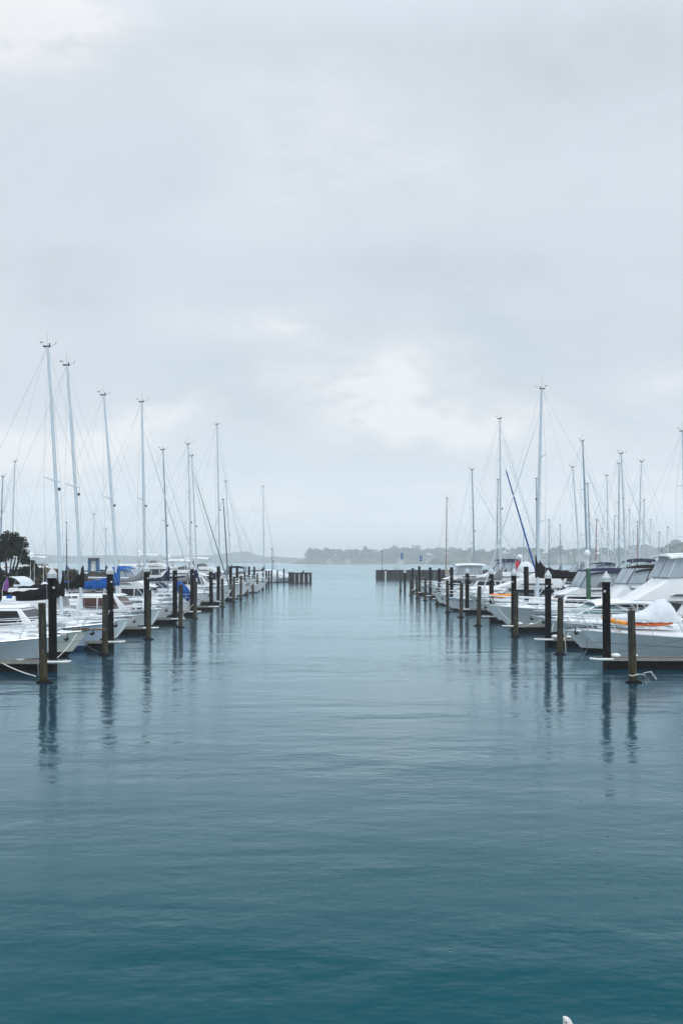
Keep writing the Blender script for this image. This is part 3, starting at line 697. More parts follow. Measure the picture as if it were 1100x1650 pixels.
MB().box((9.5, -1.2, .45), (4.5, 1.6, .5)).build('landing_stage', CONC, rbw, 0)
for x in (4.6, 5.2): MB().box((x, 0, PZ(919.5, 240) + .5), (.35, .35, .8)).build('bollard', CAPW, rbw)
def lamp(px, ytop, Y, zbase, label, r=.07, head=None, hw=.35):
    root = empty('lamp_post', label, 'lamp post', (PX(px, Y), Y, zbase))
    h = PZ(ytop, Y) - zbase
    MB().tube([(0, 0, 0), (0, 0, h)], [r, r * .7], 6).build('pole', SLATE, root)
    MB().box((.0, 0, h + .02), (hw, hw * .8, .22)).build('lamp_head', head or SLATE, root)
    MB().lathe((0, 0, 0), [(r * 2, 0), (r * 2, .25), (r * 1.2, .4)], 8).build('base', SLATE, root)
lamp(615.5, 889, 240, PZ(919, 240), 'slim dark lamp post standing on the right breakwater')
lamp(438.5, 884.5, 216, 1.5, 'tall lamp post with flat head behind the white tarp covered boat')
lamp(440.3, 904, 217, 1.5, 'short lamp post close beside the tall flat headed one')
for (px, y0, y1, Y, lab) in ((644.8, 890, 901.5, 236, 'blue feather banner on a pole, left of the two on the breakwater'), (675, 894, 904.5, 236, 'blue feather banner on a pole, right of the two on the breakwater')):
    root = empty('banner', lab, 'banner', (PX(px, Y), Y, PZ(919, 240))); zt = PZ(y0, Y) - root.location.z; zb = PZ(y1, Y) - root.location.z
    MB().tube([(0, 0, 0), (0, 0, zt + .1)], .035, 5).build('pole', STEEL, root)
    cl = MB(); rows = [[(u * .62 + .02 + (1 - v) * .1, .05 * math.sin(v * 5 + u * 3), lerp(zt - u * .35, zb + (u * .05), v)) for u in (0, .33, .66, 1)] for v in [i / 8 for i in range(9)]]
    cl.grid(rows); o = cl.build('flag_cloth', BLUEF, root)
    MB().tube([(.40 + .08 * math.sin(i * .9), -.10, lerp(zt - .35, zb + .25, i / 9)) for i in range(10)], .05, 4).build('emblem', BANNERW, o)

# ------------------------------------------------------------------ rock mole on the left with its tree, bushes and kiosk
g = random.Random(21)
mb = MB(); rows = []
MX = lambda y: -31.2 - (y - 60) * .012
for i in range(110):
    y = 38 + i * 1.02; r = []
    for j in range(15):
        u = j / 14; xo = (u - .5) * 11; h = 3.1 * max(0, 1 - (abs(u - .5) * 2) ** 2.2)
        if y > 144: h *= max(0, 1 - (y - 144) / 6)
        r.append((MX(y) + xo + g.uniform(-.35, .35), y + g.uniform(-.35, .35), h - .4 + g.uniform(-.28, .28)))
    rows.append(r)
mb.grid(rows)
for _ in range(520):
    y = g.uniform(40, 147); u = g.uniform(.32, 1.0); xo = (u - .5) * 11; h = 3.0 * max(0, 1 - (abs(u - .5) * 2) ** 2.2) - .35
    if y > 144: h *= .5
    s = g.uniform(.35, .75); o = len(mb.v); mb.ball((MX(y) + xo, y, h), (s, s * g.uniform(.7, 1.1), s * g.uniform(.55, .85)), 6)
    for k in range(o, len(mb.v)): v = mb.v[k]; mb.v[k] = (v[0] + g.uniform(-.12, .12), v[1] + g.uniform(-.12, .12), v[2] + g.uniform(-.12, .12))
tag(mb.build('rock_breakwater', ROCK, None, 25), 'long dark mound of rough boulders behind the left row of boats', 'breakwater')
def bush(px, py, Y, r, m, label, n=420, name='bush'):
    root = empty(name, label, 'bush', (PX(px, Y), Y, PZ(py, Y) - r))
    b = MB(); gg = random.Random(int(px * 7))
    for k in range(7): b.leaves((gg.uniform(-1, 1) * r * .8, gg.uniform(-1, 1) * r * .5, r * gg.uniform(.4, .75)), (r * .6, r * .5, r * .45), n // 7, .13, gg, .4)
    b.build('foliage', m, root, 0)
    st = MB()
    for k in range(5): st.tube([(gg.uniform(-.3, .3), gg.uniform(-.2, .2), -.3), (gg.uniform(-.8, .8) * r, gg.uniform(-.4, .4) * r, r * .7)], [.04, .015], 4)
    st.build('stem', BARK, root)
bush(68, 915, 92, 1.0, SCRUB, 'ochre scrub bush on the rocks below the tan sided yacht')
bush(80, 916, 93.5, .8, SCRUB, 'small ochre bush on the rocks just left of the first tall mast')
bush(50, 913, 88, 1.0, LEAF, 'dark low bush on the rocks right of the round tree')
bush(118, 918, 105, .9, SCRUB, 'low brown scrub on the rocks between the two tallest left masts')
bush(203, 920, 138, 1.0, LEAF, 'dark low scrub on the far end of the boulder mound')
bush(108, 920, 101, .8, LEAF, 'dark green tuft on the rocks behind the first black sail cover')
def tree():
    Y = 84; x = PX(12, Y); gg = random.Random(4)
    root = empty('evergreen_tree', 'dark round evergreen tree on the boulder mound at the left edge', 'tree', (x, Y, 1.6))
    t = MB(); tips = []
    t.tube([(0, 0, -1), (.05, 0, .2), (.1, 0, .7)], [.26, .22, .2], 8)
    for k in range(9):
        a = k * 2 * math.pi / 9 + gg.uniform(-.3, .3); L1 = gg.uniform(1.0, 2.0); z1 = gg.uniform(2.6, 4.6)
        p = [(.1, 0, .5), (math.cos(a) * .35 * L1, math.sin(a) * .35 * L1, 1.3), (math.cos(a) * L1 * .8, math.sin(a) * L1 * .8, z1 * .75), (math.cos(a) * L1, math.sin(a) * L1, z1)]
        t.tube(p, [.13, .10, .06, .02], 6); tips.append(p[-1]); tips.append(p[2])
    t.build('trunk', BARK, root)
    c = MB()
    cs = [(1.6, -.2, 3.1, .75), (1.9, .3, 2.35, .6), (1.2, -.3, 4.2, .8), (.3, 0, 4.75, .85), (-.6, -.2, 4.4, .9), (.55, -.5, 3.7, .8), (-1.4, 0, 3.7, .9), (-1.8, 0, 2.6, .8), (-.5, .4, 3.2, .9), (-.9, -.4, 2.0, .7), (.9, .5, 2.0, .6), (1.5, 0, 1.25, .6), (.5, -.4, 1.3, .6), (-.4, -.2, 1.0, .75), (-2.4, 0, 1.6, .8), (-1.5, .3, 1.2, .7), (1.0, .3, 3.4, .5), (-2.3, .2, 3.3, .8), (.1, .6, 4.0, .8)]
    for (a, b, z, r) in cs:
        for k in range(7):
            q = (a + gg.gauss(0, .4) * r, b + gg.gauss(0, .45) * r, z + gg.gauss(0, .33) * r)
            c.leaves(q, (r * .52, r * .5, r * .40), 120, .092, gg, .2)
    c.build('crown', LEAF, root, 0)
tree()
# kiosk
Y = 128; kx = PX(151.5, Y); zb = PZ(924, Y) - .3
k = empty('kiosk', 'blue and white kiosk with sloped dark roof on the boulder mound', 'kiosk', (kx, Y, zb)); zt = PZ(900.5, Y) - zb
for s in (-1, 1):
    pl = MB(); w0, w1 = .36, .68
    pl.add([(s * .33, -.35, 0), (s * .68, -.35, 0), (s * .68, -.35, zt), (s * .33, -.35, zt - .32), (s * .33, .35, 0), (s * .68, .35, 0), (s * .68, .35, zt), (s * .33, .35, zt - .32)], [(0, 1, 2, 3), (7, 6, 5, 4), (0, 1, 5, 4), (1, 2, 6, 5), (2, 3, 7, 6), (3, 0, 4, 7)])
    pl.build('side_panel', KBLUE, k, 0)
MB().add([(-.68, -.5, zt + .12), (.68, -.5, zt + .12), (.36, -.5, zt - .28), (-.36, -.5, zt - .28), (-.68, .5, zt + .12), (.68, .5, zt + .12), (.36, .5, zt - .28), (-.36, .5, zt - .28)], [(0, 1, 2, 3), (7, 6, 5, 4), (0, 4, 5, 1), (1, 5, 6, 2), (2, 6, 7, 3), (3, 7, 4, 0)]).build('roof', SLATE, k, 0)
MB().box((0, 0, zt / 2 - .2), (.62, .4, zt - .2)).build('back_panel', WHITE, k, 0)
MB().box((0, -.3, .35), (.5, .3, .5)).build('counter', SLATE, k, 0)
lamp(192, 904, 146, 2.2, 'thin light post with orange lamp on the boulder mound, nearer to the kiosk', .05, LAMPM, .16)
lamp(224.3, 904, 150, 2.0, 'thin light post with orange lamp at the outer end of the boulder mound', .05, LAMPM, .16)

# ------------------------------------------------------------------ piles
def tall_pile(px, Y, top, label, group, cap=True, refl=True, m=PILEB, r=.17):
    root = empty('tall_pile', label, 'pile', (PX(px, Y), Y, 0), rnd.uniform(0, 6) * 0, group)
    lean = rnd.uniform(-.055, .055)
    MB().tube([(0, 0, -1), (lean * .3, 0, 1), (lean, 0, top - .42 if cap else top)], [r * 1.02, r, r * .98], 14).build('shaft', m, root)
    if cap: MB().lathe((lean, 0, top - .46), [(r * 1.13, 0), (r * 1.13, .17), (r * .95, .22), (.01, .46)], 14).build('cap', CAPW, root, 25)
    if refl: MB().box((lean * .9 + (.6 * r if px < 550 else -.6 * r), -r * .86, top - .85), (.08, .05, .09)).build('reflector', CAPW, root, 0)
    return root
def timber_pile(px, Y, top, label, group, r=.145, collar=True):
    root = empty('timber_pile', label, 'pile', (PX(px, Y), Y, 0), 0, group); lean = rnd.uniform(-.10, .10); g = random.Random(int(px * 10))
    n = 12; rows = []; NZ = 9
    for i in range(NZ):
        u = i / (NZ - 1); z = lerp(-1, top, u); rr = r * lerp(1.06, .96, u)
        rows.append([(lean * u + rr * (1 + g.uniform(-.05, .05)) * math.cos(2 * math.pi * k / n), rr * (1 + g.uniform(-.05, .05)) * math.sin(2 * math.pi * k / n), z + (g.uniform(-.02, .02) if i == NZ - 1 else 0)) for k in range(n)])
    mb = MB(); mb.grid(rows, True); o = (NZ - 1) * n; mb.f.append(tuple(o + k for k in range(n)))
    mb.build('shaft', TIMBER, root, 50)
    if collar: MB().lathe((0, 0, -.1), [(.30, 0), (.32, .05), (.32, .11), (.28, .15), (r * 1.05, .20)], 16, 1, .8).build('collar', FLOATM, root)
    return root
LT = [(86, 40.5, 4.27), (179, 50.5, 4.3), (237, 61, 4.3), (282, 70.5, 4.3), (310, 80.5, 4.3), (340.7, 89.5, 4.0), (351.5, 101, 3.95), (372, 112, 3.9), (381.5, 122, 3.9), (395, 133, 3.75), (401.7, 143, 3.7), (410, 155, 3.6), (429.4, 168, 2.9), (433, 178, 2.8), (437.5, 188, 2.8), (457.5, 207, 2.9), (470.5, 214, 2.2)]
LTxt = ['standing before the first black sail cover', 'standing before the bright blue boom cover', 'standing before the grey boom cover and white cabin', 'standing beside the light blue bow cover', 'standing beyond the light blue bow cover']
for i, (px, Y, t) in enumerate(LT):
    lab = f'tall black pile with white cone cap {LTxt[i]}' if i < 5 else f'tall dark pile, {ORD[i]} from the near end of the left row of tall piles'
    tall_pile(px, Y, t, lab, 'tall piles along the left row', i < 6, i < 6)
RT = [(977, 41.6, 4.09), (882.5, 52, 4.05), (827, 62.7, 4.05), (791.5, 73.5, 4.0), (752, 84.5, 3.9), (727, 95.5, 3.9), (707, 108, 3.7), (693, 118, 3.75), (675.6, 130, 3.8), (664, 141, 3.5), (652, 148, 3.2)]
RTxt = ['beside the bow below the grey covered dinghy', 'standing before the long black sail cover', 'left of the black sail cover', 'standing before the grey sail cover', 'standing before the grey boom of the stern-to yacht']
for i, (px, Y, t) in enumerate(RT):
    lab = f'tall black pile with white cone cap {RTxt[i]}' if i < 5 else f'tall dark pile, {ORD[i]} from the near end of the right row of tall piles'
    tall_pile(px, Y, t, lab, 'tall piles along the right row', i < 5 or i == 10, i < 6)
LB = [(72, 36.8, 2.94), (169, 47.5, 2.9), (239, 57, 2.85), (291, 67.5, 2.9), (313.6, 77.5, 2.9), (358.8, 97.5, 2.8), (376.4, 108, 2.8), (388, 118, 2.75), (398, 131, 2.7), (407.5, 138, 2.7), (414, 147, 2.7), (423, 158, 2.7), (447, 200, 2.6), (488.5, 213, 2.5)]
LBt = ['roped to the near motor cruiser at the left edge', 'with green stains before the bright blue boom cover', 'before the grey flared bow beside the third capped pile', 'directly left of the light blue bow cover', 'directly right of the light blue bow cover']
for i, (px, Y, t) in enumerate(LB):
    lab = f'short weathered timber pile {LBt[i]}' if i < 5 else f'short weathered timber pile, {ORD[i]} from the near end of the left row'
    timber_pile(px, Y, t, lab, 'timber piles along the left row')
RB = [(1020, 36.8, 2.67), (901, 47.8, 2.73), (830, 59, 2.7), (769.6, 69, 2.75), (742, 79.3, 2.75), (721, 87, 2.8), (704, 103, 1.4), (684.5, 113, 2.5), (672, 120, 2.7), (661.5, 129, 2.6), (645, 150, 3.1)]
RBt = ['with loose white rope at its foot, before the grey covered dinghy', 'with an anchor beside it, right of the second capped pile', 'close in front of the third capped pile', 'standing alone in open water left of the fourth capped pile', 'left of the lone mid-row timber pile, by the white stern']
for i, (px, Y, t) in enumerate(RB):
    lab = f'short weathered timber pile {RBt[i]}' if i < 5 else f'short weathered timber pile, {ORD[i]} from the near end of the right row'
    timber_pile(px, Y, t, lab, 'timber piles along the right row')
tall_pile(848, 74.5, PZ(913, 74.5), 'black pile below the white dome with the red flag', 'piles among the right boats', False, False, r=.19)
gp = tall_pile(948, 69.3, PZ(916, 69.3), 'bright green pile standing among the white boats on the right', 'piles among the right boats', False, False, GREENP, .165)

# ------------------------------------------------------------------ floating pontoons
def pontoon(px, Y, side, label, i, length=13):
    x0 = PX(px, Y) - side * .75 ; root = empty('pontoon', label, 'pontoon', (x0, Y + .1, 0), 0 if side > 0 else math.pi, 'floating finger pontoons')
    c = length / 2 + .3
    MB().box((c + .1, 0, .40), (length - .2, .62, .10)).build('deck', CONC, root, 0)
    MB().box((c + .15, 0, .11), (length - .5, .56, .44)).build('float', FLOATM, root, 0)
    MB().box((c, -.34, .405), (length, .06, .11)).box((c, .34, .405), (length, .06, .13)).build('rub_strip', RUB, root, 0)
    MB().tube([(.95, side * -.39, .42), (.5, side * -.39, .42), (.25, side * -.35, .42), (.10, side * -.2, .42), (.08, 0, .42)], .05, 8).build('edge_fender', FEND, root)
    if side > 0 and i < 3: MB().ball((1.1, -side * .12, .55), (.22, .13, .11), 10).build('corner_fender', FEND, root)
    cl = MB()
    for k in range(3):
        x = 2 + k * 4; cl.tube([(x - .15, .35 * (-1) ** k, .52), (x + .15, .35 * (-1) ** k, .52)], .025, 5); cl.tube([(x, .35 * (-1) ** k, .44), (x, .35 * (-1) ** k, .52)], .025, 5)
    cl.build('cleat', STEEL, root)
    return root
for i, (px, Y, t) in enumerate(LT[:12]): pontoon(px, Y, -1, f'low floating finger pontoon at the foot of the {ORD[i]} capped pile on the left', i)
for i, (px, Y, t) in enumerate(RT[:10]): pontoon(px, Y, 1, f'low floating finger pontoon at the foot of the {ORD[i]} capped pile on the right', i)
for s, nm in ((-1, 'left'), (1, 'right')):
    w = empty('walkway_pontoon', f'long main walkway pontoon behind the {nm} row of boats', 'pontoon', (s * 25.2 if s > 0 else -25.0, 0, 0), 0)
    MB().box((0, 110, .40), (2.2, 150, .12)).build('deck', CONC, w, 0); MB().box((0, 110, .12), (2.0, 149, .42)).build('float', FLOATM, w, 0)

# ================================================================== BOATS, LEFT ROW (bows to the right)
def at(px, Y): return (PX(px, Y), Y, 0)
GB = 'boats berthed along the left row'; GR = 'boats berthed along the right row'; GF = 'boats beyond the berths'
r, H = motor('motor_cruiser', 'white motor cruiser with pale blue-grey hull cut off by the left edge', at(100, 43.7), 0, L=11, B=3.8, Fb=1.22, Fs=.85, over=1.25, hullm=GREYW, kind='express', sx=4.2, slen=4, anti=ANTIK, knuckle=False, top='hardtop', group=GB, whips=0, saloon_h=.7, railend=-6)
r, H = motor('motor_cruiser', 'cream hulled launch with timber bow platform between the first two left piles', at(142, 47), 0, L=11, B=3.7, Fb=1.22, Fs=.85, over=.95, hullm=CREAM, kind='express', sx=5.2, slen=3.5, anti=ANTIK, knuckle=True, top='hardtop', group=GB, whips=0, saloon_h=.6, railend=-6)
bs = MB(); bs.box((.05, 0, H.Fb + .05), (1.5, .42, .06)); bs.build('bow_platform', mat('timber_platform', (.12, .08, .05), .7, var=.4, scale=5), r, 0)
r, H = motor('motor_cruiser', 'pale blue hulled cruiser with dark saloon windows and long overhanging roof', at(180, 50.5), 0, L=12, B=3.9, Fb=1.36, Fs=.9, over=1.0, hullm=BLUEH, kind='sedan', sx=3.3, slen=5, anti=ANTIF, knuckle=False, stripe=WHITE, group=GB, whips=0, saloon_h=1.12, wedge=.16, brow=.1, top='none', clr=False, arch=False, railend=-6.5, detail=True)
cn = empty('life_raft_canister', 'white life raft canister with blue lid on the overhanging cabin roof', 'canister', (PX(15, 50.5), 50.5, 2.42))
MB().tube([(-.3, 0, .15), (.3, 0, .15)], .15, 12).build('shell', WHITE, cn); MB().tube([(-.1, 0, .19), (.2, 0, .19)], .14, 12).build('lid', BLUEC, cn); MB().box((0, 0, .02), (.5, .3, .05)).build('cradle', STEEL, cn, 0)
fl = empty('feather_flag', 'purple feather-shaped flag standing behind the blue-lidded canister', 'flag', (PX(3.5, 53), 53, 1.3))
zb, zt = PZ(952, 53) - 1.3, PZ(929.5, 53) - 1.3
MB().tube([(0, 0, 0), (.02, 0, zb), (.12, 0, lerp(zb, zt, .6)), (.30, 0, zt)], [.02, .015, .012, .008], 5).build('pole', STEEL, fl)
c = MB(); rows = []
for i in range(10):
    v = i / 9; xl = .02 + .1 * (v / .6) if v < .6 else lerp(.12, .30, (v - .6) / .4); w = .30 * (1 - v ** 2.5) + .01
    rows.append([(xl + w * u, .02 * math.sin(v * 6 + u * 4), lerp(zb, zt, v)) for u in (0, .5, 1)])
c.grid(rows); c.build('flag_cloth', PURPLE, fl)
r, H = sailboat('sailing_yacht', 'white yacht with tallest mast on the left and long black boom cover', at(211, 56.3), 0, L=12.5, B=3.9, Fb=1.2, Fs=.95, over=.95, mastx=3.914, top=PZ(559, 56.3), rake=2.924, r=.135, cover=BLACKC, boom=4.6, hood=None, hullm=GREYW, ckw=dict(hump=.35, h=.85, w=.24, droop=.25), boomz=1.30, furl=None, spread=1, group=GB, anti=ANTIK, frac=.83)
r, H = sailboat('sailing_yacht', 'white yacht with black sail cover humped at the mast and registration lettering', at(235, 62), 0, L=12.2, B=3.9, Fb=1.15, Fs=.95, over=.9, mastx=4.001, top=PZ(589, 62), rake=3.355, r=.135, cover=BLACKC, boom=4.2, hood=WHITEC, ckw=dict(hump=1.05, h=.4, w=.25), boomz=1.55, furl=None, spread=1, group=GB, anti=ANTIK, frac=.85, roofh=.62, reg=('NZ 10770', -4.35, .28))
r, H = motor('trawler_yacht', 'white trawler yacht with varnished wooden wheelhouse windows and raised aft bridge', at(263, 66.5), 0, L=13, B=4.2, Fb=1.33, Fs=1.0, over=.9, hullm=GREYW, kind='sedan', sx=1.9, slen=3.4, saloon_h=1.05, wedge=.12, brow=.25, top='none', clr=False, arch=False, group=GB, whips=0, win=WOOD, knuckle=False, anti=ANTIK)
br = Block('aft_bridge', [(-6.5, 1.2), (-6.9, 2.65), (-9.8, 2.75), (-10.2, 1.2)], 1.7, 1.5, .9, WHITE, r, .08)
hd = MB(); hd.grid([[(-9.9 + .9 * math.sin(k * math.pi / 20), v * 1.45, 2.72 + .75 * math.cos(k * math.pi / 20)) for v in (-1, -.5, 0, .5, 1)] for k in range(11)]); hd.build('bridge_hood', WHITEC, r)
for xx in (-8.6, -8.35, -7.75): whip(r, (xx, -.8, 2.7), 1.75, .0)
dome(r, (-7.9, 0, 2.75), .25, WHITE, 0)
r, H = sailboat('sailing_yacht', 'white yacht with bright blue boom cover beside the second left capped pile', at(281, 71.6), 0, L=11.8, B=3.8, Fb=1.28, Fs=.98, over=.95, mastx=4.084, top=PZ(637, 71.6), rake=3.768, r=.13, cover=BLUEC, boom=4.4, hood=None, ckw=dict(hump=.55, h=.85, w=.28, droop=.25), boomz=1.5, furl=None, spread=1, group=GB, frac=.84, hullm=WHITE)
r, H = sailboat('sailing_yacht', 'white yacht with grey boom cover and light blue sail bag draped at its bow', at(321, 81), 0, L=12.2, B=3.9, Fb=1.28, Fs=1.0, over=.55, mastx=4.414, top=PZ(648, 81), rake=0.852, r=.14, cover=GREYC, boom=4.6, hood=None, ckw=dict(hump=.75, h=.5, w=.26, droop=.25), boomz=1.75, furl=ALU, spread=1, group=GB, frac=.88, hullm=WHITE)
hb = MB(); rows = []
for i in range(10):
    u = i / 9; cx = lerp(-1.85, -.75, u); cz = lerp(2.62, 1.45, u ** 1.2); w = .30 + .10 * math.sin(u * 3.1)
    rows.append([(cx + math.cos(a) * w * .6, math.sin(a) * w, cz + math.cos(a) * w * .9 + rnd.uniform(-.02, .02)) for a in [2 * math.pi * k / 10 for k in range(10)]])
hb.grid(rows, True); o = len(hb.v) - 10; hb.f.append(tuple(range(9, -1, -1))); hb.f.append(tuple(o + k for k in range(10))); hb.build('bow_sail_bag', BLUEC, r, 50)
r, H = motor('flybridge_cruiser', 'white flybridge cruiser with bright blue bimini over clear panels', at(306, 90), 0, L=12, B=4.1, Fb=1.45, Fs=.95, over=1.1, sx=2.5, slen=3.6, saloon_h=1.0, wedge=.7, roofh=.95, topm=BLUEC, group=GB, whips=1, arch=False, brow=.5)
r, H = sailboat('sailing_yacht', 'yacht with a slim dark grey-blue mast behind the blue bimini', at(333, 96), 0, L=11, B=3.6, mastx=3.711, top=PZ(725, 96), rake=2.044, r=.105, mastm=ALUD, cover=NAVYC, boom=4, hood=NAVYC, furl=WHITEC, spread=1, group=GB)
r, H = sailboat('sailing_yacht', 'white yacht with twin spreader mast, taller of the close pair on the left', at(362, 106), 0, L=12, B=3.8, mastx=3.569, top=PZ(716, 106), rake=1.126, r=.12, cover=GREYC, boom=4.4, hood=GREYC, furl=ALU, spread=2, group=GB, wire=0.0105)
r, H = sailboat('sailing_yacht', 'white yacht with black furled headsail, shorter of the close pair of masts', at(373, 111), 0, L=11.5, B=3.7, mastx=3.841, top=PZ(735, 111), rake=2.202, r=.11, cover=NAVYC, boom=4.2, hood=NAVYC, furl=ALUB, spread=2, group=GB, wire=0.0105)
r, H = motor('flybridge_yacht', 'large white flybridge yacht with dark wraparound windows, nearer of two on the left', at(398, 120), 0, L=15, B=4.6, Fb=1.9, Fs=1.2, over=1.5, sx=4.2, slen=4.5, saloon_h=1.25, wedge=.8, top='hardtop', roofh=1.1, clr=False, group=GB, radar=True, knuckle=False)
r, H = sailboat('sailing_yacht', 'yacht with navy boom cover below the tall mast with dark masthead', at(402, 128), 0, L=13, B=4, Fb=1.3, mastx=3.830, top=PZ(684, 128), rake=0.903, r=.15, cover=NAVYC, boom=4.6, hood=NAVYC, furl=WHITEC, spread=3, group=GB, wire=0.0115, ckw=dict(hump=.2, h=.7, w=.28))
r, H = motor('flybridge_yacht', 'large white flybridge yacht with long black saloon window, farther of two on the left', at(412, 135), 0, L=16, B=4.8, Fb=2.0, Fs=1.2, over=1.6, sx=3.8, slen=5, saloon_h=1.4, wedge=.85, top='hardtop', roofh=1.1, clr=False, group=GB, radar=False, knuckle=False)
r, H = sailboat('sailing_yacht', 'small yacht with a black mast left of the lone thin mast', at(424, 141), 0, L=10, B=3.3, mastx=5.011, top=PZ(805, 141), rake=3.089, r=.11, mastm=ALUB, cover=GREYC, boom=3.6, hood=None, furl=None, spread=1, group=GB, detail=False, wire=0.0115, vane=False)
r, H = sailboat('sailing_yacht', 'small yacht with thin pale mast just right of a black mast', at(428, 149), 0, L=10, B=3.3, mastx=5.156, top=PZ(776, 149), rake=3.098, r=.11, cover=NAVYC, boom=3.6, hood=NAVYC, furl=WHITEC, spread=2, group=GB, wire=0.0115)
for (px, Y, lab) in ((431, 158, 'white runabout with dark bimini, seventh boat short of the left breakwater'), ):
    motor('motor_boat', 'white motor boat with navy bimini near the far end of the left row', at(432, 165), 0, L=10, B=3.5, Fb=1.3, Fs=.9, sx=2.2, slen=3.5, kind='sedan', saloon_h=1.0, wedge=.4, top='bimini', roofh=1.0, clr=False, arch=False, group=GB, whips=1)
r, H = sailboat('sailing_yacht', 'lone masted white yacht farthest along the left row', at(448, 205), 0, L=12, B=3.8, mastx=2.876, top=PZ(784, 205), rake=0.609, r=.16, cover=NAVYC, boom=4.2, hood=NAVYC, furl=WHITEC, spread=2, group=GB, wire=0.0140)
# boat under a white tarpaulin
Y = 211; root = empty('covered_boat', 'boat wrapped in a white tarpaulin near the left breakwater', 'motor boat', (PX(472, Y), Y, 0), 0, GB)
H = Hull(root, 8.6, 3.1, 1.2, .95, .9, BLUEH, DECK, ANTIK)
tp = MB(); rows = []
for i in range(16):
    u = i / 15; x = -.1 - u * 8.2; zt_ = 1.35 + 1.55 * math.sin(min(1, u * 1.5) * math.pi / 2) - .25 * max(0, u - .6); hb_ = max(.1, H.fd(H.tx(x)) + .05)
    rows.append([(x, hb_ * math.cos(math.pi * k / 10), H.dz(x) - .15 + (zt_ - H.dz(x)) * math.sin(math.pi * k / 10) ** .8 + .04 * math.sin(k * 3 + i * 2)) for k in range(11)])
tp.grid(rows); tp.build('tarpaulin', WHITEC, root, 60)
MB().box((-8.9, 0, .9), (.5, .5, 1.1)).build('outboard_motor', RUBBER, root)

# ================================================================== BOATS, RIGHT ROW (bows to the left)
P_ = math.pi
r, H = motor('motor_yacht', 'long white motor yacht carrying a grey covered dinghy on its foredeck', at(935, 44.6), P_, L=15, B=4.4, Fb=1.42, Fs=1.05, over=1.75, sx=6.6, slen=5, knuckle=True, hullm=GREYW, group=GR, top='hardtop', trunk=False, railend=-9)
dg = empty('inflatable_dinghy', 'dinghy with orange tubes under a grey canvas cover on the nearest right foredeck', 'dinghy', (PX(1040, 44.6), 44.6, 1.55), P_)
t_ = MB()
zt_ = lambda x: .16 + .22 * max(0, (x - .4) / 1.9) ** 2
for s in (1, -1): t_.tube([(-.98, s * .56, .22), (-.5, s * .60, .17), (.6, s * .52, .12), (1.3, s * .3, .2), (1.8, s * .05, .40)], [.08, .095, .095, .095, .08], 9)
t_.build('tube', ORANGE, dg)
t2 = MB()
for s in (1, -1): t2.tube([(1.0, s * .42, .17), (1.45, s * .26, .24), (1.95, s * .04, .45)], [.098, .108, .088], 9)
t2.build('bow_tube', YELLOW, dg)
cv = MB(); rows = []
for i in range(22):
    u = i / 21; x = lerp(1.55, -1.40, u); w = .72 * min(1, (.18 + u * 2.2)) * (1 if u < .93 else .9)
    pk = .30 + .68 * math.exp(-((u - .77) / (.24 if u < .77 else .17)) ** 2) + .22 * u * (1 - u); pk *= 1 if u < .95 else .75
    rows.append([(x + .03 * math.sin(k + i), w * math.cos(math.pi * k / 12), .24 + (pk * math.sin(math.pi * k / 12) ** (.75 if u < .5 else 1.1)) + .02 * math.sin(i * 1.9 + k * 2.2)) for k in range(13)])
cv.grid(rows); n = 13; cv.f.append(tuple(range(n))); cv.f.append(tuple(len(cv.v) - n + k for k in range(n))); cv.build('canvas_cover', WHITEC, dg, 50)
ch = MB()
for x in (-1.0, .2, 1.0): ch.box((x, 0, .02), (.10, .9, .10))
ch.build('chock', STEEL, dg, 0)
r, H = motor('motor_cruiser', 'low white cruiser with anchor at its bow, right of the second timber pile', at(911, 49), P_, L=12, B=3.9, Fb=1.1, Fs=.85, over=1.0, kind='express', sx=6.2, slen=4, saloon_h=.75, knuckle=False, group=GR, whips=0, top='hardtop', railend=-7)
r, H = motor('flybridge_yacht', 'white flybridge yacht with wedge brow, clear enclosure and white roof at right edge', at(881, 55), P_, L=14.5, B=4.6, Fb=1.25, Fs=.95, over=1.5, sx=6.1, slen=5, saloon_h=1.38, fx=4.3, flen=6, wedge=1.32, wl=2.0, roofh=1.2, top='hardtop', clr=True, group=GR, knuckle=True, whips=2, hullm=GREYW)
r, H = motor('express_cruiser', 'white sports cruiser with teal raked windscreen left of the nearest capped pile', at(862, 60), P_, L=12.5, B=4.1, Fb=1.15, Fs=.9, over=1.3, kind='express', sx=1.75, slen=5, saloon_h=1.05, top='hardtop', win=TEAL, group=GR, whips=0, knuckle=False, trunk=False, railend=-5)
r, H = motor('flybridge_cruiser', 'white cruiser with blue script on its bridge side and black bimini', at(787, 66.5), P_, L=15.5, B=4.6, Fb=1.55, Fs=1.1, over=1.5, sx=7.0, slen=5.4, saloon_h=.95, fx=7.9, flen=4.2, wedge=1.0, wl=1.0, roofh=.95, topm=BLACKC, group=GR, knuckle=False, whips=0, arch=False, railend=-10)
sx_ = MB(); pts = []
for i in range(60):
    u = i / 59; x = -8.95 - u * .9; pts.append((x, 1.86, 2.98 + .055 * math.sin(u * 38) + (.12 * math.exp(-(u / .09) ** 2)) + .10 * math.exp(-((u - .86) / .05) ** 2)))
r5 = r
fb = [o for o in r.children if o.name.startswith('flybridge')][0]
for i, p in enumerate(pts):
    pts[i] = (p[0], 0, p[2])
